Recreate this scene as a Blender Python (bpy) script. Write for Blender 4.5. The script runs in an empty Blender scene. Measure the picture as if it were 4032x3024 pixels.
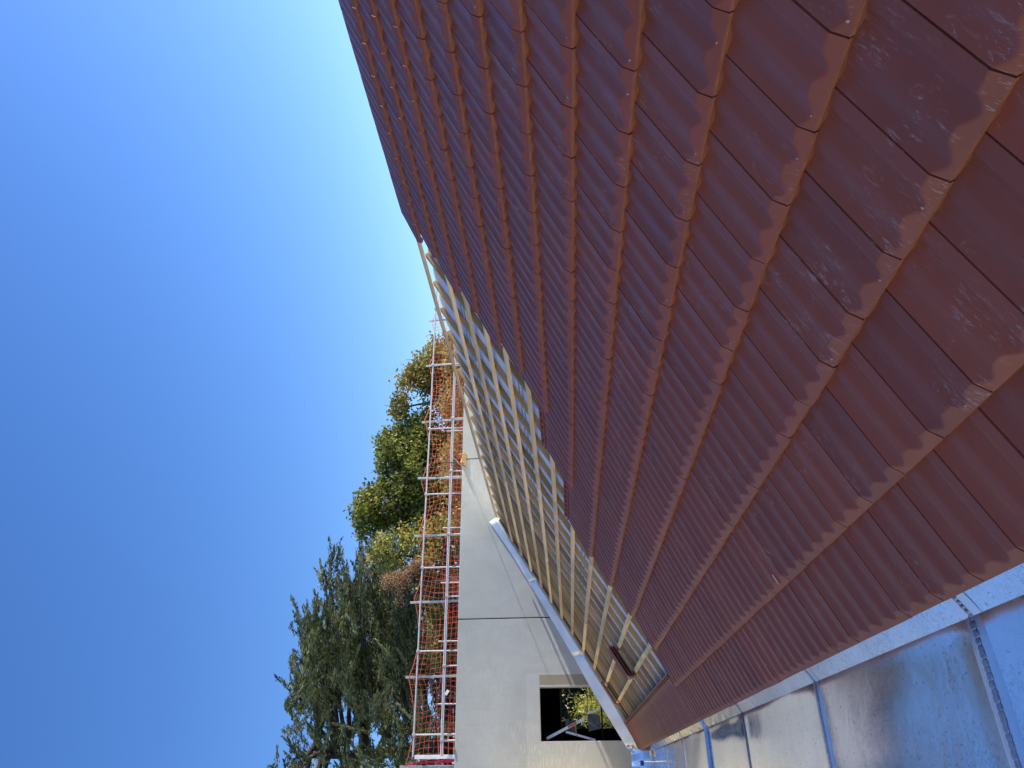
import bpy, math, random
import numpy as np
from mathutils import Vector, Matrix

# ------------------------------------------------------------------ camera, sky, sun, exposure
scene = bpy.context.scene
col = scene.collection
W0 = Vector((0, 0, 0))
# camera held sideways: columns are the image-right, image-down and forward directions in the world
CM = Matrix(((-0.008539768, -0.876075603, 0.482098133),
             (0.071408862, 0.480350561, 0.874164809),
             (-0.997410571, 0.041891244, 0.058457480)))
cam_d = bpy.data.cameras.new("camera")
cam_o = bpy.data.objects.new("camera", cam_d)
col.objects.link(cam_o)
cam_d.sensor_width = 36.0
cam_d.lens = 2868.6166 / 4032 * 36.0
cam_d.clip_start = 0.02
cam_d.clip_end = 5000
R = CM @ Matrix(((1, 0, 0), (0, -1, 0), (0, 0, -1)))
mw = R.to_4x4()
mw.translation = Vector((-0.533194, -1.811021, 1.279224))
cam_o.matrix_world = mw
scene.camera = cam_o

SUN_DIR = Vector((1.0, -0.17, 0.43)).normalized()
SUN_EL = math.asin(SUN_DIR.z)
SUN_AZ = math.atan2(SUN_DIR.x, SUN_DIR.y)          # from +Y towards +X
world = bpy.data.worlds.new("World")
scene.world = world
world.use_nodes = True
wn = world.node_tree
wn.nodes.clear()
sky = wn.nodes.new('ShaderNodeTexSky')
sky.sky_type = 'NISHITA'
sky.sun_disc = False
sky.sun_elevation = SUN_EL
sky.sun_rotation = SUN_AZ
sky.altitude = 300
sky.air_density = 1.0
sky.dust_density = 0.3
sky.ozone_density = 2.6
bg = wn.nodes.new('ShaderNodeBackground')
bg.inputs['Strength'].default_value = 0.162
out = wn.nodes.new('ShaderNodeOutputWorld')
hs = wn.nodes.new('ShaderNodeHueSaturation')
hs.inputs['Saturation'].default_value = 1.25
hs.inputs['Hue'].default_value = 0.513
wn.links.new(sky.outputs[0], hs.inputs['Color'])
wn.links.new(hs.outputs[0], bg.inputs[0])
wn.links.new(bg.outputs[0], out.inputs[0])
sun_d = bpy.data.lights.new("sun", 'SUN')
sun_d.energy = 5.0
sun_d.angle = math.radians(0.55)
sun_d.color = (1.0, 0.92, 0.79)
sun_o = bpy.data.objects.new("sun", sun_d)
col.objects.link(sun_o)
sun_o.rotation_euler = SUN_DIR.to_track_quat('Z', 'Y').to_euler()
scene.view_settings.view_transform = 'Standard'
scene.view_settings.look = 'None'
scene.view_settings.exposure = 0.62
scene.view_settings.gamma = 1.0

# ------------------------------------------------------------------ roof frame of reference
PITCH = 0.5525134
CB, SB = math.cos(PITCH), math.sin(PITCH)
ROW = 0.37          # visible length of one course
TW = 0.2736         # width of one tile
WALL_Y = 13.3


def rp(s, y, h):
    """point on the roof: s courses up from the eave, y along the eave, h above the tile noses"""
    d = s * ROW
    return (d * CB - h * SB, y, d * SB + h * CB)


# ------------------------------------------------------------------ helpers
def tag(o, label=None, cat=None, group=None, kind=None):
    if label: o['label'] = label
    if cat: o['category'] = cat
    if group: o['group'] = group
    if kind: o['kind'] = kind
    return o


def empty(name, loc, label, cat, group=None, kind=None):
    o = bpy.data.objects.new(name, None)
    col.objects.link(o)
    o.location = loc
    return tag(o, label, cat, group, kind)


def mesh_np(name, v, f, mats, parent=None, smooth=None, uv=None, midx=None, attr=None):
    """v (n,3) array, f list of index tuples or (m,k) array; vertices in world space"""
    me = bpy.data.meshes.new(name)
    v = np.asarray(v, dtype=np.float64)
    if parent is not None:
        off = np.array(parent.location)
        if parent.parent is not None:
            off = off + np.array(parent.parent.location)
        v = v - off
        if parent.type == 'MESH':
            v = v - 0
    if isinstance(f, np.ndarray):
        k = f.shape[1]
        me.vertices.add(len(v))
        me.vertices.foreach_set('co', v.astype(np.float32).ravel())
        me.loops.add(f.size)
        me.loops.foreach_set('vertex_index', f.astype(np.int32).ravel())
        me.polygons.add(len(f))
        me.polygons.foreach_set('loop_start', np.arange(0, f.size, k, dtype=np.int32))
        me.polygons.foreach_set('loop_total', np.full(len(f), k, dtype=np.int32))
        me.update(calc_edges=True)
    else:
        me.from_pydata([tuple(p) for p in v], [], f)
        me.update()
    if not isinstance(mats, (list, tuple)):
        mats = [mats]
    for m in mats:
        me.materials.append(m)
    if midx is not None:
        me.polygons.foreach_set('material_index', np.asarray(midx, dtype=np.int32))
    if uv is not None:
        l = me.uv_layers.new(name='uv')
        li = np.empty(len(me.loops), dtype=np.int32)
        me.loops.foreach_get('vertex_index', li)
        l.data.foreach_set('uv', np.asarray(uv, dtype=np.float32)[li].ravel())
    if attr is not None:
        a = me.attributes.new('tint', 'FLOAT', 'POINT')
        a.data.foreach_set('value', np.asarray(attr, dtype=np.float32))
    if smooth is not None:
        me.polygons.foreach_set('use_smooth', np.ones(len(me.polygons), dtype=bool))
        me.set_sharp_from_angle(angle=math.radians(smooth))
    o = bpy.data.objects.new(name, me)
    col.objects.link(o)
    if parent is not None:
        o.parent = parent
    return o


class MB:
    def __init__(self):
        self.v = []
        self.f = []
        self.mi = []

    def quadgrid(self, P, m=0, flip=False):
        """P: rows x cols x 3"""
        P = np.asarray(P)
        r, c, _ = P.shape
        b = len(self.v)
        self.v.extend(map(tuple, P.reshape(-1, 3)))
        for i in range(r - 1):
            for j in range(c - 1):
                q = (b + i * c + j, b + i * c + j + 1, b + (i + 1) * c + j + 1, b + (i + 1) * c + j)
                self.f.append(q[::-1] if flip else q)
                self.mi.append(m)

    def hexa(self, p, m=0):
        """8 corners: bottom 0-3 counter-clockwise, top 4-7"""
        b = len(self.v)
        self.v.extend(map(tuple, p))
        for q in ((0, 3, 2, 1), (4, 5, 6, 7), (0, 1, 5, 4), (1, 2, 6, 5), (2, 3, 7, 6), (3, 0, 4, 7)):
            self.f.append(tuple(b + i for i in q))
            self.mi.append(m)

    def box(self, x0, x1, y0, y1, z0, z1, m=0):
        self.hexa([(x0, y0, z0), (x1, y0, z0), (x1, y1, z0), (x0, y1, z0),
                   (x0, y0, z1), (x1, y0, z1), (x1, y1, z1), (x0, y1, z1)], m)

    def rbox(self, s0, s1, y0, y1, h0, h1, m=0):
        """box in roof coordinates"""
        self.hexa([rp(s0, y0, h0), rp(s1, y0, h0), rp(s1, y1, h0), rp(s0, y1, h0),
                   rp(s0, y0, h1), rp(s1, y0, h1), rp(s1, y1, h1), rp(s0, y1, h1)], m)

    def tube(self, pts, r, n=8, m=0, cap=True):
        pts = [Vector(p) for p in pts]
        b = len(self.v)
        rr = r if isinstance(r, (list, tuple)) else [r] * len(pts)
        prev = None
        for i, p in enumerate(pts):
            d = (pts[min(i + 1, len(pts) - 1)] - pts[max(i - 1, 0)]).normalized()
            if prev is None:
                a = d.orthogonal().normalized()
            else:
                a = (prev - d * prev.dot(d)).normalized()
            prev = a
            c = d.cross(a)
            for k in range(n):
                t = 2 * math.pi * k / n
                self.v.append(tuple(p + (a * math.cos(t) + c * math.sin(t)) * rr[i]))
        for i in range(len(pts) - 1):
            for k in range(n):
                k2 = (k + 1) % n
                self.f.append((b + i * n + k, b + i * n + k2, b + (i + 1) * n + k2, b + (i + 1) * n + k))
                self.mi.append(m)
        if cap:
            self.f.append(tuple(b + k for k in reversed(range(n))))
            self.f.append(tuple(b + (len(pts) - 1) * n + k for k in range(n)))
            self.mi += [m, m]

    def bar(self, p0, p1, w, t, up=(0, 0, 1), m=0):
        """rectangular bar from p0 to p1, width w across, thickness t along up"""
        p0, p1 = Vector(p0), Vector(p1)
        d = (p1 - p0).normalized()
        u = Vector(up)
        u = (u - d * u.dot(d)).normalized()
        s = d.cross(u)
        a, b = s * w / 2, u * t / 2
        self.hexa([p0 - a - b, p0 + a - b, p1 + a - b, p1 - a - b,
                   p0 - a + b, p0 + a + b, p1 + a + b, p1 - a + b], m)

    def build(self, name, mats, parent=None, smooth=None, bevel=0):
        o = mesh_np(name, np.array(self.v), self.f, mats, parent, smooth, midx=self.mi)
        if bevel:
            b = o.modifiers.new('bevel', 'BEVEL')
            b.width = bevel
            b.segments = 2
            b.limit_method = 'ANGLE'
        return o


# ------------------------------------------------------------------ materials
def new_mat(name):
    m = bpy.data.materials.new(name)
    m.use_nodes = True
    nt = m.node_tree
    nt.nodes.clear()
    o = nt.nodes.new('ShaderNodeOutputMaterial')
    b = nt.nodes.new('ShaderNodeBsdfPrincipled')
    nt.links.new(b.outputs[0], o.inputs[0])
    return m, nt, b


class NT:
    def __init__(self, nt):
        self.nt = nt

    def n(self, t, **k):
        x = self.nt.nodes.new('ShaderNode' + t)
        for a, v in k.items():
            setattr(x, a, v)
        return x

    def l(self, a, b):
        self.nt.links.new(a, b)

    def val(self, sock, v):
        sock.default_value = v

    def coords(self, kind='Object', scale=(1, 1, 1), rot=(0, 0, 0)):
        c = self.n('TexCoord')
        mp = self.n('Mapping')
        mp.inputs['Scale'].default_value = scale
        mp.inputs['Rotation'].default_value = rot
        self.l(c.outputs[kind], mp.inputs[0])
        return mp.outputs[0]

    def noise(self, vec, scale, detail=4, rough=0.55, dist=0.0):
        x = self.n('TexNoise')
        x.inputs['Scale'].default_value = scale
        x.inputs['Detail'].default_value = detail
        x.inputs['Roughness'].default_value = rough
        x.inputs['Distortion'].default_value = dist
        if vec is not None:
            self.l(vec, x.inputs['Vector'])
        return x.outputs['Fac']

    def ramp(self, fac, stops):
        x = self.n('ValToRGB')
        e = x.color_ramp.elements
        while len(e) < len(stops):
            e.new(0.5)
        for i, (p, c) in enumerate(stops):
            e[i].position = p
            e[i].color = tuple(c) + (1,) if len(c) == 3 else c
        self.l(fac, x.inputs[0])
        return x.outputs[0]

    def mapr(self, fac, a, b, c, d):
        x = self.n('MapRange')
        for i, v in zip((1, 2, 3, 4), (a, b, c, d)):
            x.inputs[i].default_value = v
        self.l(fac, x.inputs[0])
        return x.outputs[0]

    def mix(self, fac, a, b, mode='MIX'):
        x = self.n('Mix')
        x.data_type = 'RGBA'
        x.blend_type = mode
        for s, v in ((0, fac), (6, a), (7, b)):
            if hasattr(v, 'is_output'):
                self.l(v, x.inputs[s])
            else:
                x.inputs[s].default_value = v if s == 0 else tuple(v) + (1,)
        return x.outputs[2]

    def math(self, op, a, b=0.0):
        x = self.n('Math', operation=op)
        for s, v in ((0, a), (1, b)):
            if hasattr(v, 'is_output'):
                self.l(v, x.inputs[s])
            else:
                x.inputs[s].default_value = v
        return x.outputs[0]

    def bump(self, h, strength, dist, bsdf, prev=None):
        x = self.n('Bump')
        x.inputs['Strength'].default_value = strength
        x.inputs['Distance'].default_value = dist
        self.l(h, x.inputs['Height'])
        if prev is not None:
            self.l(prev, x.inputs['Normal'])
        if bsdf is not None:
            self.l(x.outputs[0], bsdf.inputs['Normal'])
        return x.outputs[0]


def mat_simple(name, c, rough=0.6, metal=0.0, var=0.12, scale=8.0, bump=0.0, spec=0.5):
    m, nt, b = new_mat(name)
    g = NT(nt)
    v = g.coords('Object')
    nz = g.noise(v, scale, 5)
    c0 = tuple(x * (1 - var) for x in c)
    c1 = tuple(min(1, x * (1 + var)) for x in c)
    g.l(g.ramp(nz, [(0.3, c0), (0.7, c1)]), b.inputs['Base Color'])
    b.inputs['Roughness'].default_value = rough
    b.inputs['Metallic'].default_value = metal
    b.inputs['Specular IOR Level'].default_value = spec
    if bump:
        g.bump(nz, bump, 0.01, b)
    return m


def mat_tile():
    m, nt, b = new_mat('glazed_brown_clay')
    g = NT(nt)
    uv = g.n('UVMap').outputs[0]
    at = g.n('Attribute', attribute_name='tint')
    base = g.ramp(at.outputs['Fac'], [(0.0, (0.160, 0.052, 0.042)), (0.45, (0.205, 0.064, 0.043)), (0.8, (0.245, 0.070, 0.043)), (1.0, (0.165, 0.060, 0.056))])
    nz = g.noise(uv, 3.0, 6, 0.6)
    base = g.mix(g.mapr(nz, 0.3, 0.7, 0.0, 0.55), base, (0.250, 0.078, 0.048))
    # fine grain
    fn = g.noise(uv, 240, 3, 0.7)
    base = g.mix(g.mapr(fn, 0.35, 0.65, 0.0, 0.14), base, (0.09, 0.036, 0.034))
    # pale scuffs and dusty hand marks, stretched along the slope
    mp = g.n('Mapping')
    mp.inputs['Scale'].default_value = (46, 12, 1)
    mp.inputs['Rotation'].default_value = (0, 0, 0.18)
    g.l(uv, mp.inputs[0])
    s1 = g.noise(mp.outputs[0], 1.6, 9, 0.78, 1.2)
    zone = g.noise(uv, 1.9, 2, 0.5)
    zone2 = g.noise(uv, 7.0, 2, 0.5)
    k = g.math('MULTIPLY', g.mapr(s1, 0.545, 0.66, 0, 1), g.mapr(zone, 0.47, 0.58, 0, 1))
    k = g.math('MULTIPLY', k, g.mapr(zone2, 0.44, 0.56, 0, 1))
    base = g.mix(g.math('MULTIPLY', k, 0.60), base, (0.44, 0.44, 0.47))
    g.l(base, b.inputs['Base Color'])
    rn = g.noise(uv, 14, 5, 0.6)
    rr = g.mapr(rn, 0.3, 0.7, 0.36, 0.50)
    g.l(rr, b.inputs['Roughness'])
    b.inputs['Specular IOR Level'].default_value = 0.32
    n1 = g.bump(fn, 0.06, 0.002, None)
    g.bump(g.noise(uv, 30, 3, 0.5), 0.05, 0.004, b, n1)
    return m


def mat_nose():
    m, nt, b = new_mat('bare_terracotta_edge')
    g = NT(nt)
    v = g.coords('Object')
    nz = g.noise(v, 22, 6, 0.6)
    g.l(g.ramp(nz, [(0.3, (0.22, 0.085, 0.055)), (0.7, (0.31, 0.122, 0.078))]), b.inputs['Base Color'])
    b.inputs['Roughness'].default_value = 0.6
    return m


def mat_wood(name, c0, c1, c2, axis='Y', rough=0.7, knots=True):
    """timber, grain along the named axis of the roof frame"""
    m, nt, b = new_mat(name)
    g = NT(nt)
    rot = (0, PITCH, 0)
    sc = {'Y': (14, 0.8, 14), 'S': (0.8, 14, 14)}[axis]
    v = g.coords('Object', scale=(1, 1, 1), rot=rot)
    info = g.n('ObjectInfo')
    ad = g.n('VectorMath', operation='ADD')
    cmb = g.n('CombineXYZ')
    rnd = g.math('MULTIPLY', info.outputs['Random'], 37.0)
    for i in range(3):
        g.l(rnd, cmb.inputs[i])
    g.l(v, ad.inputs[0])
    g.l(cmb.outputs[0], ad.inputs[1])
    mp = g.n('Mapping')
    mp.inputs['Scale'].default_value = sc
    g.l(ad.outputs[0], mp.inputs[0])
    gr = g.noise(mp.outputs[0], 3.0, 7, 0.62, 0.6)
    big = g.noise(ad.outputs[0], 1.1, 3, 0.5)
    colr = g.ramp(gr, [(0.28, c0), (0.5, c1), (0.72, c2)])
    tint = g.mix(g.mapr(big, 0.35, 0.65, 0.0, 1.0), (0.80, 0.78, 0.72), (1.12, 1.02, 0.90))
    colr = g.mix(1.0, colr, tint, 'MULTIPLY')
    t2 = g.mix(info.outputs['Random'], (0.66, 0.64, 0.60), (1.16, 1.12, 1.04))
    colr = g.mix(1.0, colr, t2, 'MULTIPLY')
    if knots:
        vo = g.n('TexVoronoi')
        vo.inputs['Scale'].default_value = 1.9
        g.l(ad.outputs[0], vo.inputs['Vector'])
        kn = g.mapr(vo.outputs['Distance'], 0.03, 0.055, 0.75, 0.0)
        colr = g.mix(kn, colr, (0.05, 0.03, 0.018))
    g.l(colr, b.inputs['Base Color'])
    b.inputs['Roughness'].default_value = rough
    g.bump(gr, 0.25, 0.003, b)
    return m


def mat_zinc(name, base=(0.97, 0.98, 1.0), r0=0.06, r1=0.18, bump=0.10, speck=True, stain=0.12, metal=1.0):
    m, nt, b = new_mat(name)
    g = NT(nt)
    v = g.coords('Object')
    big = g.noise(v, 1.4, 5, 0.6, 0.5)
    mp = g.coords('Object', scale=(3.0, 14, 6))
    fine = g.noise(mp, 9, 7, 0.72, 0.8)
    c = g.ramp(big, [(0.3, tuple(x * 0.80 for x in base)), (0.55, base), (0.75, tuple(min(1, x * 1.1) for x in base))])
    c = g.mix(g.mapr(fine, 0.5, 0.75, 0.0, stain), c, (0.30, 0.32, 0.36))
    mott = g.noise(g.coords('Object', scale=(1.3, 1, 1)), 42, 6, 0.75, 1.5)
    mz = g.mapr(g.noise(v, 2.1, 3, 0.6), 0.42, 0.62, 0.15, 1)
    c = g.mix(g.math('MULTIPLY', g.mapr(mott, 0.51, 0.58, 0.0, 0.8 if speck else 0.1), mz), c, (0.46, 0.50, 0.60))
    if speck:
        vo = g.n('TexVoronoi')
        vo.inputs['Scale'].default_value = 44
        vo.inputs['Randomness'].default_value = 1.0
        mpp = g.coords('Object', scale=(1.0, 0.55, 1.0))
        dn = g.n('VectorMath', operation='ADD')
        g.l(mpp, dn.inputs[0])
        wob = g.n('TexNoise')
        wob.inputs['Scale'].default_value = 20
        sc = g.n('VectorMath', operation='SCALE')
        sc.inputs['Scale'].default_value = 0.05
        g.l(wob.outputs['Color'], sc.inputs[0])
        g.l(sc.outputs[0], dn.inputs[1])
        g.l(dn.outputs[0], vo.inputs['Vector'])
        sel = g.mapr(g.noise(v, 31, 3, 0.7), 0.50, 0.54, 0, 1)
        k = g.math('MULTIPLY', g.mapr(vo.outputs['Distance'], 0.10, 0.24, 0.6, 0.0), sel)
        c = g.mix(k, c, (0.05, 0.055, 0.07))
        g.l(g.math('MULTIPLY', metal, g.math('SUBTRACT', 1.0, g.math('MULTIPLY', k, 0.8))), b.inputs['Metallic'])
    else:
        b.inputs['Metallic'].default_value = metal
    g.l(c, b.inputs['Base Color'])
    g.l(g.mapr(fine, 0.3, 0.75, r0, r1), b.inputs['Roughness'])
    n1 = g.bump(fine, bump, 0.004, None)
    g.bump(g.noise(v, 4.0, 3, 0.5, 0.4), bump * 0.9, 0.03, b, n1)
    return m


def mat_concrete(name, c, var=0.13, streak=0.6):
    m, nt, b = new_mat(name)
    g = NT(nt)
    v = g.coords('Object')
    a = g.noise(v, 0.9, 7, 0.62, 0.4)
    bb = g.noise(v, 7, 7, 0.65)
    cc = g.noise(v, 60, 3, 0.6)
    colr = g.ramp(a, [(0.28, tuple(x * (1 - var * 1.3) for x in c)), (0.72, tuple(x * (1 + var) for x in c))])
    colr = g.mix(g.mapr(bb, 0.35, 0.7, 0, 0.30), colr, tuple(x * 0.80 for x in c))
    colr = g.mix(g.mapr(cc, 0.5, 0.75, 0, 0.20), colr, tuple(x * 1.15 for x in c))
    # large damp clouds and faint runs below the top edge
    cl = g.noise(v, 0.45, 4, 0.55, 1.0)
    colr = g.mix(g.mapr(cl, 0.42, 0.62, 0, 0.22), colr, tuple(x * 0.72 for x in c))
    run = g.noise(g.coords('Object', scale=(9, 1, 0.45)), 2.0, 5, 0.6, 0.4)
    colr = g.mix(g.mapr(run, 0.54, 0.70, 0, 0.30), colr, tuple(x * 0.78 for x in c))
    # short formwork drags
    mp = g.coords('Object', scale=(2.2, 1, 26))
    st = g.noise(mp, 2.2, 5, 0.6, 0.3)
    zone = g.noise(v, 0.7, 2)
    k = g.math('MULTIPLY', g.mapr(st, 0.52, 0.68, 0, streak), g.mapr(zone, 0.45, 0.6, 0, 1))
    colr = g.mix(k, colr, tuple(min(1, x * 1.35) for x in c))
    # small pores
    vo = g.n('TexVoronoi')
    vo.inputs['Scale'].default_value = 9
    g.l(v, vo.inputs['Vector'])
    colr = g.mix(g.mapr(vo.outputs['Distance'], 0.035, 0.06, 0.45, 0), colr, tuple(x * 0.4 for x in c))
    g.l(colr, b.inputs['Base Color'])
    b.inputs['Roughness'].default_value = 0.85
    g.bump(bb, 0.15, 0.004, b)
    return m


def mat_membrane():
    m, nt, b = new_mat('pale_roofing_membrane')
    g = NT(nt)
    uv = g.n('UVMap').outputs[0]
    nz = g.noise(uv, 2.5, 5, 0.6)
    c = g.ramp(nz, [(0.3, (0.58, 0.64, 0.78)), (0.7, (0.70, 0.76, 0.90))])
    # blue printed marks: broken rows of tiny strokes
    mp = g.n('Mapping')
    mp.inputs['Scale'].default_value = (60, 60, 1)
    g.l(uv, mp.inputs[0])
    sx = g.n('SeparateXYZ')
    g.l(uv, sx.inputs[0])
    band = g.math('PINGPONG', g.math('ADD', sx.outputs[0], 0.07), 0.2475)   # by rafter bay
    inb = g.math('LESS_THAN', g.math('ABSOLUTE', g.math('SUBTRACT', band, 0.19)), 0.018)
    zone = g.mapr(g.noise(uv, 1.3, 1), 0.50, 0.52, 0, 1)
    ink = g.mapr(g.noise(mp.outputs[0], 2.0, 3, 0.6, 1.5), 0.52, 0.56, 0, 1)
    k = g.math('MULTIPLY', g.math('MULTIPLY', inb, ink), zone)
    c = g.mix(g.math('MULTIPLY', k, 0.7), c, (0.06, 0.12, 0.20))
    g.l(c, b.inputs['Base Color'])
    b.inputs['Roughness'].default_value = 0.45
    g.bump(g.noise(uv, 9, 4, 0.6), 0.3, 0.01, b)
    return m


def mat_leaf(name, stops, rough=0.55, trans=0.35):
    m, nt, b = new_mat(name)
    g = NT(nt)
    at = g.n('Attribute', attribute_name='tint')
    c = g.ramp(at.outputs['Fac'], stops)
    g.l(c, b.inputs['Base Color'])
    b.inputs['Roughness'].default_value = rough
    b.inputs['Specular IOR Level'].default_value = 0.3
    tr = g.n('BsdfTranslucent')
    g.l(c, tr.inputs[0])
    mx = g.n('MixShader')
    mx.inputs[0].default_value = trans
    o = [x for x in nt.nodes if x.type == 'OUTPUT_MATERIAL'][0]
    g.l(b.outputs[0], mx.inputs[1])
    g.l(tr.outputs[0], mx.inputs[2])
    g.l(mx.outputs[0], o.inputs[0])
    return m


M = {}
M['tile'] = mat_tile()
M['nose'] = mat_nose()
M['batten'] = mat_wood('pale_spruce', (0.72, 0.53, 0.29), (0.88, 0.70, 0.43), (0.93, 0.81, 0.56), 'Y')
M['counter'] = mat_wood('treated_pine', (0.30, 0.20, 0.095), (0.44, 0.31, 0.16), (0.55, 0.42, 0.24), 'S')
M['membrane'] = mat_membrane()
M['tape'] = mat_simple('green_grey_tape', (0.20, 0.29, 0.31), 0.4, var=0.2)
M['foam'] = mat_simple('cream_foam', (0.78, 0.74, 0.58), 0.8, var=0.1, scale=30, bump=0.5)
M['dull_black'] = mat_simple('dull_black_coat', (0.012, 0.012, 0.014), 0.6)
M['zinc_floor'] = mat_zinc('gutter_zinc', r0=0.03, r1=0.11, bump=0.06, metal=0.78)
M['zinc_up'] = mat_zinc('apron_zinc', (0.93, 0.97, 0.99), 0.22, 0.38, 0.08, True, 0.10, 0.9)
M['zinc_flash'] = mat_zinc('flashing_zinc', (0.86, 0.90, 0.90), 0.32, 0.48, 0.12, False, 0.12, 0.30)
M['foil'] = mat_zinc('crumpled_foil', (0.80, 0.82, 0.84), 0.05, 0.16, 0.5, False, 0.1)
M['solder'] = mat_simple('solder', (0.42, 0.43, 0.50), 0.35, 0.8, 0.25, 60, 0.4)
M['solder_margin'] = mat_zinc('burnt_zinc', (0.88, 0.94, 0.98), 0.28, 0.44, 0.08, False, 0.10, 0.85)
M['concrete'] = mat_concrete('pale_concrete', (0.455, 0.463, 0.44))
M['patch'] = mat_concrete('mortar_patch', (0.31, 0.275, 0.21), 0.08, 0.1)
M['skim'] = mat_concrete('skimmed_concrete', (0.485, 0.49, 0.465), 0.06, 0.9)
M['render'] = mat_simple('cream_bounce_render', (0.52, 0.47, 0.385), 0.9, 0.0, 0.05, 1.0)
M['chip'] = mat_simple('bare_clay_chip', (0.50, 0.34, 0.30), 0.7, 0.0, 0.2, 50)
M['dark'] = mat_simple('dark_interior', (0.012, 0.012, 0.012), 0.9)
M['white_steel'] = mat_simple('white_painted_steel', (0.52, 0.53, 0.56), 0.4, 0.0, 0.12, 12)
M['grey_steel'] = mat_simple('galvanised_steel', (0.42, 0.44, 0.43), 0.45, 0.6, 0.2, 20)
M['net'] = mat_simple('orange_net', (0.78, 0.13, 0.07), 0.6, 0.0, 0.15, 3)
M['net_red'] = mat_simple('red_net', (0.62, 0.03, 0.06), 0.6, 0.0, 0.2, 20)
M['raw_wood'] = mat_simple('weathered_wood', (0.50, 0.28, 0.11), 0.75, 0.0, 0.3, 25, 0.3)
M['white'] = mat_simple('white_plastic', (0.78, 0.79, 0.80), 0.5, 0.0, 0.08)
M['alu'] = mat_simple('scratched_aluminium', (0.62, 0.64, 0.68), 0.45, 0.3, 0.15, 30)
M['red'] = mat_simple('red_label', (0.42, 0.10, 0.06), 0.5, 0.0, 0.15, 40)
M['greyboard'] = mat_simple('dusty_grey_board', (0.085, 0.092, 0.10), 0.8, 0.0, 0.45, 18)
M['bark'] = mat_simple('dark_bark', (0.045, 0.035, 0.028), 0.9, 0.0, 0.3, 6, 0.4)
M['ground'] = mat_simple('site_ground', (0.16, 0.15, 0.11), 0.95, 0.0, 0.3, 0.5)
M['bounce_board'] = mat_simple('yellow_bounce_board', (0.74, 0.60, 0.26), 0.6, 0.0, 0.1, 5)

# ------------------------------------------------------------------ ground
mb = MB()
mb.quadgrid([[(-1500, -1500, -4), (1500, -1500, -4)], [(-1500, 1500, -4), (1500, 1500, -4)]])
tag(mb.build('ground', M['ground']), kind='structure')

# ------------------------------------------------------------------ concrete building beyond the roof end
bld = empty('concrete_building', (2.0, WALL_Y, -4.0),
            'pale grey precast concrete building with a square window hole beyond the tiled roof', 'building')
TOP = 3.432
WX0, WX1, WZ0, WZ1 = 0.172, 1.112, 0.30, 1.812
jx = [-8.11, -4.60, -1.10, 2.412, 5.918, 9.43, 12.94]


def panel(x0, x1, hole=None):
    g = 0.010
    x0 += g
    x1 -= g
    y0, y1 = WALL_Y, WALL_Y + 0.20
    m = MB()
    c = 0.012      # chamfer

    def block(a, b, z0, z1):
        m.box(a, b, y0, y1, z0, z1)
    if hole:
        hx0, hx1, hz0, hz1 = hole
        # one continuous face ring around the opening, plus reveals, so that no seams show
        o = [(x0, -4), (x1, -4), (x1, TOP), (x0, TOP)]
        i = [(hx0, hz0), (hx1, hz0), (hx1, hz1), (hx0, hz1)]
        b = len(m.v)
        for yy in (y0, y1):
            for p in o + i:
                m.v.append((p[0], yy, p[1]))
        for k in range(4):
            k2 = (k + 1) % 4
            m.f.append((b + k, b + k2, b + 4 + k2, b + 4 + k)); m.mi.append(0)
            m.f.append((b + 8 + k2, b + 8 + k, b + 12 + k, b + 12 + k2)); m.mi.append(0)
            m.f.append((b + k2, b + k, b + 8 + k, b + 8 + k2)); m.mi.append(0)
            m.f.append((b + 4 + k, b + 4 + k2, b + 12 + k2, b + 12 + k)); m.mi.append(0)
    else:
        block(x0, x1, -4, TOP)
    return m.build('wall_panel', M['concrete'], bld, bevel=c)


for a, b_ in zip(jx[:-1], jx[1:]):
    panel(a, b_, (WX0, WX1, WZ0, WZ1) if a < 0.5 < b_ else None)
# dark mastic deep in the joints
mb = MB()
for x in jx[1:-1]:
    mb.box(x - 0.010, x + 0.010, WALL_Y + 0.018, WALL_Y + 0.17, -4, TOP - 0.01)
mb.build('joint_mastic', M['dull_black'], bld)
# skim coat band and brown mortar patch around the window
mb = MB()
mb.box(WX1 + 0.222, 1.36, WALL_Y - 0.003, WALL_Y, 0.2, 2.07)
mb.box(WX0 - 0.6, WX1 + 0.222, WALL_Y - 0.003, WALL_Y, WZ1 + 0.004, 2.07)
mb.box(WX0 - 0.6, WX0 - 0.004, WALL_Y - 0.003, WALL_Y, -0.25, WZ1 + 0.004)
mb.build('skim_band', M['skim'], bld)
mb = MB()
mb.box(WX1 + 0.03, WX1 + 0.222, WALL_Y - 0.006, WALL_Y, 0.55, WZ1 + 0.004)
mb.build('mortar_patch', M['patch'], bld, bevel=0.002)
mb = MB()
mb.box(WX1 + 0.001, WX1 + 0.03, WALL_Y - 0.010, WALL_Y + 0.02, 0.55, WZ1)
mb.build('window_bead', M['skim'], bld, bevel=0.003)
mb = MB()
mb.box(-8, 12.9, WALL_Y + 0.205, 19.0, TOP - 0.42, TOP - 0.2)
mb.build('roof_slab', M['concrete'], bld)
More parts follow.
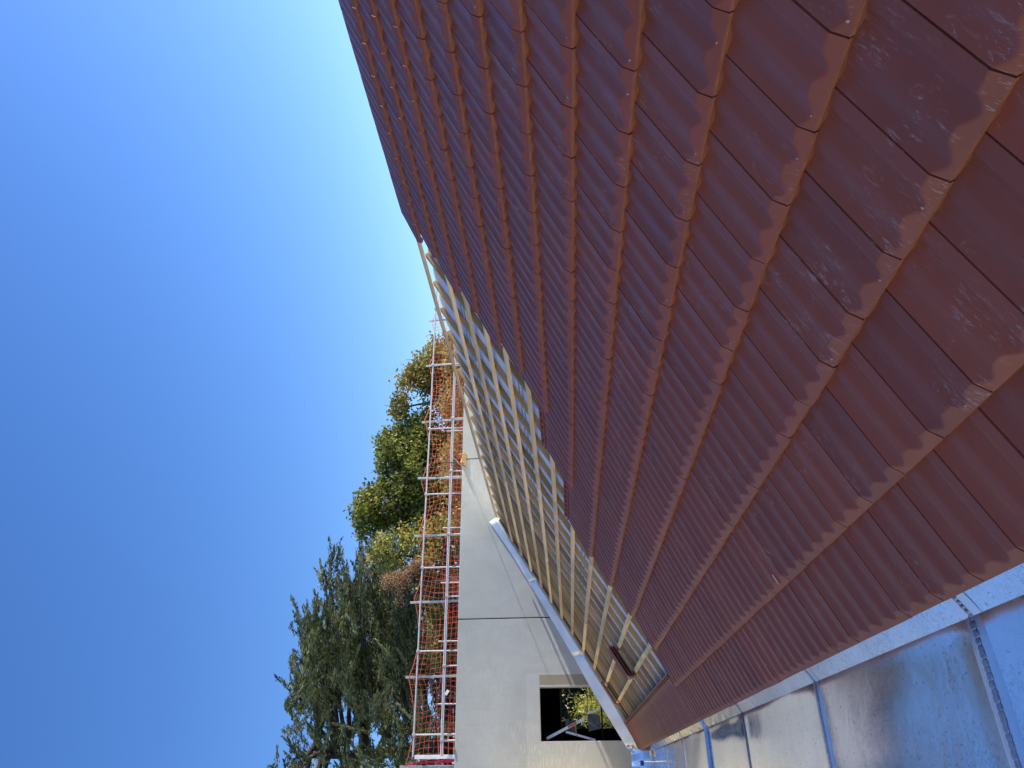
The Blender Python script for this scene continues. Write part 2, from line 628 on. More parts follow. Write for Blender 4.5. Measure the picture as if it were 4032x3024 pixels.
# the room behind the window
mb = MB()
RY = 18.0
BX0, BX1, BZ0, BZ1 = 0.66, 1.66, 0.15, 1.42
mb.box(-3.0, -2.9, 13.51, RY, -1.2, TOP - 0.43)
mb.box(4.0, 4.1, 13.51, RY, -1.2, TOP - 0.43)
mb.box(-3.0, 4.1, 13.51, RY, -1.3, -1.2)
mb.box(-3.0, 4.1, 13.51, RY, TOP - 0.425, TOP - 0.422)
mb.box(-3.0, BX0, RY, RY + 0.2, -1.2, TOP - 0.43)
mb.box(BX1, 4.1, RY, RY + 0.2, -1.2, TOP - 0.43)
mb.box(BX0, BX1, RY, RY + 0.2, -1.2, BZ0)
mb.box(BX0, BX1, RY, RY + 0.2, BZ1, TOP - 0.43)
mb.build('room_lining', M['dark'], bld)
# outer back and the body of the house under the tiled roof
house = empty('house_body', (3, 4, -4), 'plain concrete body of the house carrying the tiled roof', 'building')
mb = MB()
mb.box(0.35, 9.5, -9.0, WALL_Y - 0.01, -4, -0.35)
mb.build('house_wall', M['concrete'], house)
mb = MB()
x1, z1 = rp(14.0, 0, -0.2)[0], rp(14.0, 0, -0.2)[2]
for (xa, za, xb, zb) in ((0.10, -0.19, x1, z1), (x1, z1, 9.4, 0.1)):
    mb.hexa([(xa, -9, za - 0.1), (xb, -9, zb - 0.1), (xb, WALL_Y - 0.01, zb - 0.1), (xa, WALL_Y - 0.01, za - 0.1),
             (xa, -9, za - 0.02), (xb, -9, zb - 0.02), (xb, WALL_Y - 0.01, zb - 0.02), (xa, WALL_Y - 0.01, za - 0.02)])
mb.build('roof_deck', M['foam'], house)

# unseen cream house added on the left to bounce warm sunlight on the tiles
nh = empty('bounce_house', (-11, -4, -4), 'unseen cream rendered house added at the left to bounce sunlight', 'house')
mb = MB()
mb.box(-18, -10, -22, 12, -4, 8.5)
mb.build('house_wall', M['render'], nh)
for zz in (-2.2, 1.2, 4.6):
    for yy in range(-20, 11, 4):
        mb = MB()
        mb.box(-10.001, -9.985, yy, yy + 1.1, zz, zz + 1.4)
        mb.build('window_pane', M['dull_black'], nh)

# ------------------------------------------------------------------ tiles
rng = np.random.default_rng(7)
UC = sorted(set([0.012, 0.03, 0.08, 0.13, 0.17, 0.195, 0.21, 0.228, 0.25, 0.275, 0.292, 0.302, 0.312, 0.322, 0.34, 0.36, 0.38, 0.40, 0.425, 0.455,
                 0.48, 0.495, 0.515, 0.54, 0.59, 0.635, 0.655, 0.675, 0.70, 0.735, 0.77, 0.80, 0.82, 0.84, 0.86, 0.88, 0.905, 0.935, 0.96, 0.985, 0.992]))
UC = np.array(UC)
VC = np.array([0.0, 0.012, 0.024, 0.036, 0.048, 0.060, 0.072, 0.084, 0.094, 0.104, 0.114, 0.124, 0.14, 0.18, 0.25, 0.42, 0.62, 0.82, 0.97, 1.08, 1.25])


def lstep(x, a, b):
    t = np.clip((x - a) / (b - a), 0, 1)
    return 0.25 * t * t * (3 - 2 * t) + 0.75 * t


def sstep(x, a, b):
    t = np.clip((x - a) / (b - a), 0, 1)
    return t * t * (3 - 2 * t)


def channel(u):
    """0 on the ridges, 1 on the channel floor"""
    ku = [0.0, 0.185, 0.205, 0.244, 0.30, 0.354, 0.393, 0.427, 0.485, 0.51, 0.64, 0.67, 0.748, 0.82, 0.867, 0.91, 0.946, 1.0]
    kc = [0.0, 0.0, 0.10, 0.46, 0.88, 1.0, 0.86, 0.65, 0.14, 0.02, 0.02, 0.13, 0.57, 0.92, 0.95, 0.74, 0.43, 0.02]
    c = np.interp(u, ku, kc)
    return c - 0.10 * (sstep(u, 0.292, 0.302) - sstep(u, 0.312, 0.322))


def tile_h(u, v, depth=0.0152):
    ridge = 0.0185 - 0.0385 * (v - 0.114) / 0.89
    prof = ridge - depth * channel(u) * (1 - sstep(v, 1.1, 1.2))
    ramp = 0.0004 + 0.0185 * v / 0.114
    a, b = prof, ramp
    k = 0.0012
    h = np.clip(0.5 + 0.5 * (b - a) / k, 0, 1)
    return b * (1 - h) + a * h - k * h * (1 - h)


def tile_grid():
    U, V = np.meshgrid(UC, VC)
    return U, V, tile_h(U, V)


GU, GV, GH = tile_grid()
NR, NC = GU.shape


def tile_arrays(s0, y0, tint, width=1.0, dh=0.0, tilt=0.0, side=0.010):
    """one tile in roof coordinates -> verts (s,y,h), faces, material index"""
    U = np.minimum(GU, width) if width < 1 else GU
    S = s0 + GV
    Y = y0 + U * TW
    H = GH + dh + tilt * (U - 0.5)
    top = np.stack([S, Y, H], -1).reshape(-1, 3)
    f = []
    mi = []
    idx = np.arange(NR * NC).reshape(NR, NC)
    a = idx[:-1, :-1].ravel(); b = idx[:-1, 1:].ravel(); c = idx[1:, 1:].ravel(); d = idx[1:, :-1].ravel()
    F = np.stack([a, d, c, b], 1)
    MI = np.zeros(len(F), int)
    # nose: bead, groove, then the scalloped lower lip which drops into the channels of the tile below
    u = U[0]
    lipz = -0.0208 - 0.0135 * np.clip(channel(np.mod(u + 0.5, 1.0)), 0, 1) - 0.001
    rows = [top[:NC].copy()]
    base_h = H[0]
    for ds, hh in ((-0.007, -0.0012), (-0.010, -0.004), (-0.0085, -0.0075), (-0.006, -0.0085), (-0.010, -0.0105), (-0.010, -0.0165)):
        r = rows[0].copy()
        r[:, 0] = s0 + ds
        r[:, 2] = base_h + hh
        rows.append(r)
    r = rows[0].copy(); r[:, 0] = s0 - 0.004; r[:, 2] = base_h + lipz; rows.append(r)
    r = r.copy(); r[:, 0] = s0 + 0.05; r[:, 2] = r[:, 2] + 0.002; rows.append(r)
    V = [top]
    nb = NR * NC
    FF = [F]
    MM = [MI]
    prev = np.arange(NC)
    for k, r in enumerate(rows[1:]):
        V.append(r)
        cur = nb + np.arange(NC)
        nb += NC
        FF.append(np.stack([prev[:-1], prev[1:], cur[1:], cur[:-1]], 1))
        MM.append(np.full(NC - 1, 0 if k == 0 else 1))
        prev = cur
    # side skirts and top end skirt
    for colm, sgn in ((0, 1), (NC - 1, -1)):
        e = top[colm::NC].copy()
        e[:, 2] -= side
        V.append(e)
        cur = nb + np.arange(NR)
        nb += NR
        t = idx[:, colm]
        q = np.stack([t[:-1], cur[:-1], cur[1:], t[1:]], 1)
        if sgn < 0:
            q = q[:, ::-1]
        FF.append(q)
        MM.append(np.zeros(NR - 1, int))
    e = top[(NR - 1) * NC:].copy(); e[:, 2] -= 0.022
    V.append(e)
    cur = nb + np.arange(NC)
    t = idx[-1]
    FF.append(np.stack([t[:-1], cur[:-1], cur[1:], t[1:]], 1)[:, ::-1])
    MM.append(np.zeros(NC - 1, int))
    V = np.concatenate(V)
    return V, np.concatenate(FF), np.concatenate(MM), np.full(len(V), tint)


def to_world(P):
    d = P[:, 0] * ROW
    return np.stack([d * CB - P[:, 2] * SB, P[:, 1], d * SB + P[:, 2] * CB], 1)


roof = empty('tiled_roof', (0, 4.0, 0),
             'pitched roof half laid with brown clay tiles, bare battens and pale membrane showing at its far end', 'roof')
PHASE = [0.905, 0.526, 0.003, 0.479, -0.02, 0.487, -0.023, 0.486, -0.026, 0.454, -0.05, 0.435, -0.09, 0.42]
END = [13.2, 6.10, 5.90, 5.90, 5.90, 5.90, 4.66, 3.70, 3.56, 3.68, 3.56, 3.68, 3.56, 3.68]
for j in range(14):
    k0 = math.floor(-5.0 / TW)
    VV, FF, MI, TT, n = [], [], [], [], 0
    k = k0
    while True:
        y0 = (k + PHASE[j]) * TW
        if y0 > END[j] - 0.06:
            break
        wdt = 1.0
        if y0 + TW > END[j] + 0.03:
            wdt = max(0.3, (END[j] - y0) / TW)
        t = float(np.clip(rng.normal(0.45, 0.2), 0, 1))
        v, f, mi, tt = tile_arrays(j, y0, t, wdt, float(rng.normal(0, 0.0005)), float(rng.normal(0, 0.0012)))
        v[:, 0] += rng.normal(0, 0.003)
        if rng.random() < 0.55 and wdt == 1.0:
            # a pale knock on the glaze at the mouth of a channel
            cu = float(rng.choice([0.345, 0.855])) + float(rng.uniform(-0.02, 0.02))
            cs = 0.040 + float(rng.uniform(-0.012, 0.012))
            la, lb = float(rng.uniform(0.006, 0.016)), float(rng.uniform(0.006, 0.012))
            q = [(cs - la, cu - lb), (cs - la * 0.3, cu + lb * 1.4), (cs + la, cu + lb), (cs + la * 0.4, cu - lb * 1.2)]
            cv = np.array([[j + a_, y0 + b_ * TW, float(tile_h(np.array(b_), np.array(a_))) + 0.0012] for a_, b_ in q])
            nv = len(v)
            v = np.concatenate([v, cv])
            f = np.concatenate([f, [[nv, nv + 3, nv + 2, nv + 1]]])
            mi = np.concatenate([mi, [2]])
            tt = np.concatenate([tt, [t] * 4])
        VV.append(v); FF.append(f + n); MI.append(mi); TT.append(tt)
        n += len(v)
        k += 1
    V = np.concatenate(VV)
    uv = np.stack([V[:, 1] + j * 3.7, V[:, 0] * ROW], 1)
    mesh_np('tile_course', to_world(V), np.concatenate(FF), [M['tile'], M['nose'], M['chip']], roof, 32, uv=uv,
            midx=np.concatenate(MI), attr=np.concatenate(TT))
# upper rims with lugs on the tile tops left uncovered
for (s, ya, yb) in ((1.20, 5.95, 13.19), (7.22, 3.72, 4.66), (6.22, 4.70, 5.88)):
    mb = MB()
    hb = -0.030
    mb.rbox(s + 0.052, s + 0.075, ya, yb, hb - 0.045, hb + 0.012)
    mb.rbox(s + 0.185, s + 0.215, ya, yb, hb - 0.045, hb + 0.014)
    y = ya
    while y < yb - 0.07:
        mb.rbox(s + 0.0755, s + 0.1845, y, y + TW * 0.17, hb - 0.045, hb + 0.008)
        y += TW / 2
    mr = MB()
    mr.rbox(s + 0.076, s + 0.184, ya, yb, hb - 0.046, hb - 0.030)
    mr.build('comb_shade', M['dull_black'], roof)  # black strip stands in for the shade down in the comb gaps
    o = mesh_np('tile_rim', np.array(mb.v), mb.f, M['tile'], roof,
                uv=np.stack([np.array(mb.v)[:, 1], np.array(mb.v)[:, 0]], 1), attr=np.full(len(mb.v), 0.4))

# ------------------------------------------------------------------ battens, counter battens, membrane
HB = -0.085       # top of battens
HC = -0.115       # top of counter battens
HM = -0.167       # membrane
random.seed(3)
for k in range(1, 14):
    s = k + 0.25
    w = 0.048 / ROW
    if k == 13:
        s = 13.93
        w = 0.060 / ROW
    y = 2.6 + random.uniform(-0.5, 0.5)
    ye = 13.02 + 0.012 * (14 - k) + random.uniform(-.02, .02)
    if k < 2: y = 5.5
    while y < ye - 0.3:
        L = random.uniform(3.2, 4.6)
        y2 = min(y + L, ye)
        if ye - y2 < 0.8: y2 = ye
        mb = MB()
        n = 7
        ds = random.uniform(-0.012, 0.012)
        bow = random.uniform(-0.012, 0.012)
        rows = []
        for i in range(n + 1):
            t = i / n
            yy = y + (y2 - 0.004 - y) * t
            o_ = ds + bow * 4 * t * (1 - t) + random.uniform(-.002, .002)
            dh = random.uniform(-.001, .001)
            rows.append([rp(s + o_, yy, HC + 0.0005), rp(s + o_ + w, yy, HC + 0.0005), rp(s + o_ + w, yy, HB + dh), rp(s + o_, yy, HB + dh), rp(s + o_, yy, HC + 0.0005)])
        mb.quadgrid(rows)
        for r, fl in ((rows[0], False), (rows[-1], True)):
            b = len(mb.v)
            mb.v.extend(r[:4])
            q = (b, b + 1, b + 2, b + 3)
            mb.f.append(q if fl else q[::-1]); mb.mi.append(0)
        mb.build('batten', M['batten'], roof, bevel=0.0015)
        y = y2
CY0, CP = 7.24 - 0.495 * 10, 0.495
k = 0
while CY0 + CP * k < 13.2:
    y = CY0 + CP * k + random.uniform(-0.02, 0.02)
    w = 0.058
    sk = random.uniform(-0.012, 0.012)
    cut = random.choice([None, random.uniform(3, 11)])
    segs = [(0.7, 13.9)] if cut is None else [(0.7, cut), (cut + 0.012, 13.9)]
    for (a, b_) in segs:
        mb = MB()
        dy = random.uniform(-0.014, 0.014) if cut else 0
        n = 6
        rows = []
        for i in range(n + 1):
            t = i / n
            s = a + (b_ - a) * t
            yy = y + dy + sk * (s / 7 - 1) + random.uniform(-.002, .002)
            rows.append([rp(s, yy, HM + 0.001), rp(s, yy, HC), rp(s, yy + w, HC), rp(s, yy + w, HM + 0.001), rp(s, yy, HM + 0.001)])
        mb.quadgrid(rows)
        for r, fl in ((rows[0], True), (rows[-1], False)):
            bb = len(mb.v)
            mb.v.extend(r[:4])
            q = (bb, bb + 1, bb + 2, bb + 3)
            mb.f.append(q[::-1] if fl else q); mb.mi.append(0)
        mb.build('counter_batten', M['counter'], roof)
    k += 1
n1, n2 = 60, 90
S_, Y_ = np.meshgrid(np.linspace(0.5, 13.88, n1), np.linspace(-5, 13.2, n2), indexing='ij')
Hh = HM + 0.003 * np.sin(Y_ * 12.7 + 1) * np.sin(S_ * 3.1)
P = np.stack([S_, Y_, Hh], -1).reshape(-1, 3)
idx = np.arange(n1 * n2).reshape(n1, n2)
F = np.stack([idx[:-1, :-1].ravel(), idx[1:, :-1].ravel(), idx[1:, 1:].ravel(), idx[:-1, 1:].ravel()], 1)
mesh_np('membrane', to_world(P), F, M['membrane'], roof, 60, uv=np.stack([P[:, 1], P[:, 0] * ROW], 1))
for s in (12.2, 9.07, 5.95):
    for d in (-0.09, 0.09):
        mb = MB()
        mb.rbox(s + d - 0.03, s + d + 0.03, 2.0, 13.15, HM + 0.0032, HM + 0.0052)
        mb.build('seam_tape', M['tape'], roof)
# torn foam filler under the top batten
random.seed(11)
mb = MB()
y = 3.8
while y < 12.8:
    L = random.uniform(0.16, 0.34)
    hh = random.uniform(0.010, 0.03)
    n = 7
    rows = []
    for i in range(n + 1):
        t = i / n
        e = math.sin(math.pi * t) ** 0.5 if 0 < t < 1 else 0.05
        ext = random.uniform(0.05, 0.20) * (1 if y < 9.5 else 0.5)
        rows.append([rp(13.90, y + L * t, HM), rp(13.90, y + L * t, HM + hh * e + .004), rp(13.80, y + L * t, HM + hh * e + .003), rp(13.82 - ext * e, y + L * t, HM + 0.004)])
    mb.quadgrid(rows)
    y += L + random.uniform(0.12, 0.35)
mb.build('foam_filler', M['foam'], roof, 50)

# ------------------------------------------------------------------ verge flashing on the wall
fl = empty('verge_flashing', (2.2, 13.2, 1.4), 'pale zinc strip sloping down the concrete wall along the end of the battens', 'flashing')
outer = [(4.43, 2.80), (3.72, 2.335), (3.13, 1.99), (2.309, 1.510), (1.63, 1.125), (0.892, 0.733), (0.321, 0.395), (0.02, 0.215)]
inner = [(4.475, 2.69), (3.80, 2.262), (3.171, 1.883), (2.358, 1.385), (1.602, 0.933), (0.873, 0.496), (0.443, 0.262), (0.028, 0.02)]


def lerp_line(L, t):
    x = L[0][0] + (L[-1][0] - L[0][0]) * t
    for a, b in zip(L[:-1], L[1:]):
        if b[0] <= x <= a[0]:
            k = (a[0] - x) / (a[0] - b[0])
            return x, a[1] + (b[1] - a[1]) * k
    return L[-1]


for (a, b_, dy) in ((0.0, 0.30, 0.001), (0.2985, 0.63, 0.0), (0.6285, 1.0, -0.001)):
    rows = []
    n = 14
    for i in range(n + 1):
        t = a + (b_ - a) * i / n
        xo, zo = lerp_line(outer, t)
        xi, zi = lerp_line(inner, t)
        w = 0.002 * math.sin(i * 1.7)
        rows.append([(xo, WALL_Y - 0.004, zo + 0.004), (xo, WALL_Y - 0.03 - dy, zo), ((xo + xi) / 2, WALL_Y - 0.062 - dy + w, (zo + zi) / 2),
                     (xi, WALL_Y - 0.095 - dy, zi), (xi - 0.003, WALL_Y - 0.102 - dy, zi - 0.004), (xi + 0.01, WALL_Y - 0.085, zi - 0.09)])
    mb = MB()
    mb.quadgrid(rows, flip=True)
    o = mb.build('flashing_strip', M['zinc_flash'], fl, 40)
    so = o.modifiers.new('solid', 'SOLIDIFY'); so.thickness = 0.0015
mb = MB()
mb.hexa([rp(0.3, 13.115, -0.16), rp(13.8, 13.115, -0.16), rp(13.8, 13.22, -0.16), rp(0.3, 13.22, -0.16),
         rp(0.3, 13.115, -0.135), rp(13.8, 13.115, -0.135), rp(13.8, 13.22, -0.135), rp(0.3, 13.22, -0.135)])
mb.build('black_gap_filler', M['dull_black'], fl)  # flat black strip between the batten ends and the flashing

# ------------------------------------------------------------------ zinc gutter
gut = empty('zinc_gutter', (-0.4, 4.0, -0.2), 'wide zinc box gutter with soldered seams along the eave', 'gutter')
GZ = -0.205
seams = [-4.95, -2.95, -0.95, 1.03, 2.98, 5.12, 7.02, 8.95, 10.9, 13.2]
random.seed(5)
gx0 = -0.92
FX, FZ = -0.010, GZ + 0.006     # the fold between gutter floor and the apron that slopes up under the tiles
for a, b_ in zip(seams[:-1], seams[1:]):
    nx, ny = 26, 44
    X_, Yy = np.meshgrid(np.linspace(gx0, FX, nx), np.linspace(a, b_, ny), indexing='ij')
    ph = random.uniform(0, 6)
    t = (Yy - a) / (b_ - a)
    amp = 0.0020
    Z_ = GZ + amp * np.sin(math.pi * 2.4 * t + ph) * np.sin(X_ * 4.2 + ph) + 0.0020 * np.sin(9 * t + 6.0 * X_ + ph * 2) * t * (1 - t) * 4
    Z_ += 0.010 * np.exp(-((t) / 0.05) ** 2) * 0.5 + 0.004 * np.exp(-((1 - t) / 0.05) ** 2)
    ef = np.clip((FX - X_) / 0.06, 0, 1)
    Z_ = GZ + 0.006 + (Z_ - GZ - 0.006) * ef
    idx = np.arange(nx * ny).reshape(nx, ny)
    F = np.stack([idx[:-1, :-1].ravel(), idx[1:, :-1].ravel(), idx[1:, 1:].ravel(), idx[:-1, 1:].ravel()], 1)
    mesh_np('gutter_sheet', np.stack([X_, Yy, Z_], -1).reshape(-1, 3), F, M['zinc_floor'], gut, 60)
    # inner upstand under the tile noses, bowed a little, crumpled towards the far end
    crumple = 1.0 if a > 5.0 else 0.0
    nz_, ny = (9, 80) if crumple else (5, 24)
    Dd, Yy = np.meshgrid(np.linspace(0, 0.24, nz_), np.linspace(a, b_, ny), indexing='ij')
    tt = (Yy - a) / (b_ - a)
    Nn = 0.0012 * np.sin(tt * 7 + ph) * np.clip(Dd / 0.03, 0, 1)
    if crumple:
        ed = np.sin(np.pi * np.clip(tt, 0, 1)) ** 0.3 * np.clip(Dd / 0.02, 0, 1)
        Nn = Nn + ed * (0.004 * np.sin(Yy * 23 + Dd * 18 + ph) + 0.003 * np.sin(Yy * 47 - Dd * 33 + ph) + 0.002 * np.sin(Yy * 11 + Dd * 60))
    idx = np.arange(nz_ * ny).reshape(nz_, ny)
    F = np.stack([idx[:-1, :-1].ravel(), idx[:-1, 1:].ravel(), idx[1:, 1:].ravel(), idx[1:, :-1].ravel()], 1)[:, ::-1]
    mesh_np('apron_sheet', np.stack([FX + Dd * CB - Nn * SB, Yy, FZ + Dd * SB + Nn * CB], -1).reshape(-1, 3), F, M['foil'] if crumple else M['zinc_up'], gut, 50)
# outer side of the gutter
mb = MB()
mb.quadgrid([[(gx0, -5, GZ), (gx0, 13.2, GZ)], [(gx0 - 0.02, -5, 0.0), (gx0 - 0.02, 13.2, 0.0)], [(gx0 - 0.25, -5, 0.015), (gx0 - 0.25, 13.2, 0.015)], [(gx0 - 0.25, -5, -0.6), (gx0 - 0.25, 13.2, -0.6)]])
mb.build('parapet_capping', M['zinc_up'], gut)
mb = MB()
mb.box(gx0 - 0.24, 0.34, -9, WALL_Y - 0.01, -0.75, GZ - 0.03)
mb.build('gutter_bearer', M['concrete'], gut)


def ap(d, y, h):
    """point on the sloping apron, d up from the fold"""
    return (FX + d * CB - h * SB, y, FZ + d * SB + h * CB)


def solder_seam(y, big=True):
    random.seed(int(y * 100))
    # burnt margins either side
    mb = MB()
    for (a, b_, z) in ((-0.075, -0.013, 0.003), (0.013, 0.070, 0.002)):
        rows = []
        for i in range(25):
            x = gx0 + (FX - gx0) * i / 24
            yy = y + 0.006 * math.sin(x * 5 + y)
            rows.append([(x, yy + a + random.uniform(-.002, .002), GZ + (0.002 if a < 0 else 0.007)), (x, yy + (a + b_) / 2, GZ + 0.0075), (x, yy + b_, GZ + (0.007 if a < 0 else 0.002))])
        mb.quadgrid(rows, flip=True)
        mb.quadgrid([[ap(d_, y + a, 0.001), ap(d_, y + b_, 0.001)] for d_ in (0.0, 0.12, 0.24)])
    mb.build('seam_lap', M['solder_margin'], gut, 50)
    # the solder itself: a chain of flattened blobs
    mb = MB()

    def blob(c, nrm, along, w, l, h):
        c, nrm, along = Vector(c), Vector(nrm), Vector(along)
        side = nrm.cross(along)
        b = len(mb.v)
        rings = [(1.0, 0.0), (0.96, 0.55), (0.72, 0.90), (0.35, 1.0)]
        n = 12
        for rr, hh in rings:
            for k in range(n):
                t = 2 * math.pi * k / n
                # squarish outline
                cx = math.copysign(abs(math.cos(t)) ** 0.7, math.cos(t))
                sy = math.copysign(abs(math.sin(t)) ** 0.7, math.sin(t))
                mb.v.append(tuple(c + along * (cx * l * rr) + side * (sy * w * rr) + nrm * (h * hh)))
        mb.v.append(tuple(c + nrm * h * 0.98))
        for r in range(3):
            for k in range(n):
                k2 = (k + 1) % n
                mb.f.append((b + r * n + k, b + r * n + k2, b + (r + 1) * n + k2, b + (r + 1) * n + k)); mb.mi.append(0)
        for k in range(n):
            mb.f.append((b + 3 * n + k, b + 3 * n + (k + 1) % n, b + 4 * n)); mb.mi.append(0)
    x = -0.012
    while x > gx0:
        l = random.uniform(0.010, 0.016)
        blob((x, y + 0.006 * math.sin(x * 5 + y) + random.uniform(-.002, .002), GZ + 0.0085), (0, 0, 1), (1, 0, 0), random.uniform(.016, .020), l * 1.06, random.uniform(.0015, .0028))
        x -= l * 1.9
    d_ = 0.004
    while d_ < 0.16:
        l = random.uniform(0.008, 0.011)
        blob(ap(d_, y + random.uniform(-.002, .002), 0.001), (-SB, 0, CB), (CB, 0, SB), random.uniform(.010, .014), l, 0.004)
        d_ += l * 1.9
    mb.build('solder_bead', M['solder'], gut, 60)


for y in (-0.95, 1.03, 2.98, 8.95, 10.9):
    solder_seam(y)
# thin dark lap seam and the raised expansion joint
mb = MB()
mb.quadgrid([[(x, 5.10 + 0.008 * math.sin(x * 6), GZ + 0.0125), (x, 5.112 + 0.008 * math.sin(x * 6), GZ + 0.014), (x, 5.13 + 0.008 * math.sin(x * 6), GZ + 0.008)] for x in np.linspace(gx0, 0, 20)], flip=True)
mb.quadgrid([[ap(d_, 5.10, 0.002), ap(d_, 5.112, 0.004), ap(d_, 5.13, 0.001)] for d_ in (0.0, 0.2)])
mb.build('lap_seam', M['solder'], gut, 50)
mb = MB()
for dy in (-0.05, 0.035):
    prof = [(dy - 0.03, 0.006), (dy - 0.015, 0.02), (dy, 0.026), (dy + 0.015, 0.02), (dy + 0.03, 0.006)]
    rows = [[(x, 7.02 + p, GZ + q) for p, q in prof] for x in np.linspace(gx0, -0.012, 12)]
    rows += [[ap(d_, 7.02 + p, q * 0.7) for p, q in prof] for d_ in (0.01, 0.2)]
    mb.quadgrid(rows, flip=True)
mb.build('expansion_joint', M['zinc_up'], gut, 60)
mb = MB()
mb.box(gx0, -0.012, 7.005, 7.022, GZ + 0.004, GZ + 0.018)
mb.hexa([ap(0, 7.005, 0.001), ap(0.2, 7.005, 0.001), ap(0.2, 7.022, 0.001), ap(0, 7.022, 0.001), ap(0, 7.005, 0.012), ap(0.2, 7.005, 0.012), ap(0.2, 7.022, 0.012), ap(0, 7.022, 0.012)])
mb.build('joint_rubber', M['dull_black'], gut)
# end plate against the wall with its bent corner
mb = MB()
rows = []
for i in range(20):
    x = gx0 + (0.06 - gx0) * i / 19
    rows.append([(x, 13.05, GZ + 0.006), (x, 13.17 + 0.004 * math.sin(i * 2.1), GZ + 0.02), (x, 13.24, -0.02 + 0.01 * math.sin(i)), (x, 13.262 + 0.003 * math.sin(i * 1.3), 0.168 + 0.003 * math.sin(i * 2)), (x, 13.285, 0.176)])
mb.quadgrid(rows, flip=True)
mb.build('end_plate', M['zinc_floor'], gut, 60)
mb = MB()
random.seed(9)
rows = []
for i in range(9):
    t = i / 8
    rows.append([(0.09 - 0.13 * t, 13.245 - 0.03 * math.sin(j_ * 1.3 + i) - 0.01, 0.245 - 0.10 * (j_ / 5) - 0.06 * t + 0.012 * math.sin(i * 2.2 + j_)) for j_ in range(6)])
mb.quadgrid(rows)
mb.build('corner_piece', M['zinc_up'], gut, 60)

# ------------------------------------------------------------------ plastic bottle standing in the gutter end
def lathe(mb, prof, cx, cy, n=28, m=0, cz=0):
    rows = [[(cx + r * math.cos(2 * math.pi * k / n), cy + r * math.sin(2 * math.pi * k / n), cz + z) for k in range(n + 1)] for r, z in prof]
    mb.quadgrid(rows, m)


bm_, bnt, bb_ = new_mat('clear_plastic')
bb_.inputs['Base Color'].default_value = (0.90, 0.95, 0.98, 1)
bb_.inputs['Roughness'].default_value = 0.08
bb_.inputs['Transmission Weight'].default_value = 0.85
bb_.inputs['IOR'].default_value = 1.25
M['pet'] = bm_
M['blue'] = mat_simple('blue_label', (0.02, 0.05, 0.55), 0.4, 0, 0.2, 30)
bt = empty('plastic_bottle', (-0.215, 12.86, GZ + 0.008), 'clear plastic bottle with a blue label band standing at the far end of the gutter', 'bottle')
mb = MB()
lathe(mb, [(0.0, 0.004), (0.034, 0.0), (0.040, 0.008), (0.040, 0.05), (0.0375, 0.056), (0.040, 0.062), (0.040, 0.15), (0.039, 0.19), (0.040, 0.245), (0.036, 0.27), (0.024, 0.30), (0.014, 0.318), (0.013, 0.33)], -0.215, 12.86, cz=GZ + .008)
mb.build('bottle_body', M['pet'], bt, 40)
mb = MB()
lathe(mb, [(0.0408, 0.185), (0.0412, 0.19), (0.0412, 0.235), (0.0408, 0.24)], -0.215, 12.86, cz=GZ + .008)
mb.build('label_band', M['blue'], bt, 40)
mb = MB()
lathe(mb, [(0.0155, 0.328), (0.0155, 0.345), (0.013, 0.349), (0.0, 0.350)], -0.215, 12.86, n=20, cz=GZ + .008)
mb.build('cap', M['white'], bt, 40)

# ------------------------------------------------------------------ loose tiles on the battens
def loose_tile(s0, y0, h, rot, label, group, tint):
    t = empty('roof_tile', to_world(np.array([[s0 + 0.6, y0 + TW / 2, h]]))[0], label, 'roof tile', group)
    v, f, mi, tt = tile_arrays(0, 0, tint, 1.0, 0, 0, 0.014)
    v[:, 0] = (v[:, 0] - 0.6) * ROW
    v[:, 1] -= TW / 2
    v[:, 2] += 0.0375 * (v[:, 0] / ROW + 0.6) / 0.89      # lie level
    c, s_ = math.cos(rot), math.sin(rot)
    a, b = v[:, 0] * c - v[:, 1] * s_, v[:, 0] * s_ + v[:, 1] * c
    # underside
    P = np.stack([(a) / ROW + s0 + 0.6, b + y0 + TW / 2, v[:, 2] + h], 1)
    V = to_world(P)
    uv = np.stack([P[:, 1], P[:, 0] * ROW], 1)
    o = mesh_np('tile_body', V, f, [M['tile'], M['nose']], t, 32, uv=uv, midx=mi, attr=tt)
    so = o.modifiers.new('solid', 'SOLIDIFY')
    so.thickness = 0.012
    so.offset = -1
    return t


G1 = 'clay tiles left in a pile on the bare battens'
for i, (lab) in enumerate(['lowest of the three loose clay tiles piled on the battens', 'middle one of the three loose clay tiles piled on the battens',
                           'topmost of the three loose clay tiles piled on the battens']):
    loose_tile(2.2 + 0.02 * i, 8.62 - 0.02 * i, HB + 0.022 + 0.036 * i, 0.02 * (i - 1), lab, G1, 0.3 + 0.2 * i)
loose_tile(2.2, 12.42, HB + 0.05, -0.04, 'single loose clay tile lying on the battens right beside the wall flashing', None, 0.4)
# small bits lying about
mb = MB()
p0, p1 = rp(1.19, 1.895, 0.012), rp(1.06, 1.912, 0.012)
mb.bar(p0, p1, 0.005, 0.003)
tag(mb.build('plastic_splinter', M['white']), 'small white plastic splinter lying on a brown tile near the eave', 'splinter')

# ------------------------------------------------------------------ things on the wall top
def post(mb, x, y, z0, z1, r=0.021, lean=(0, 0)):
    mb.tube([(x, y, z0), (x + lean[0], y + lean[1], z1)], r, 10)


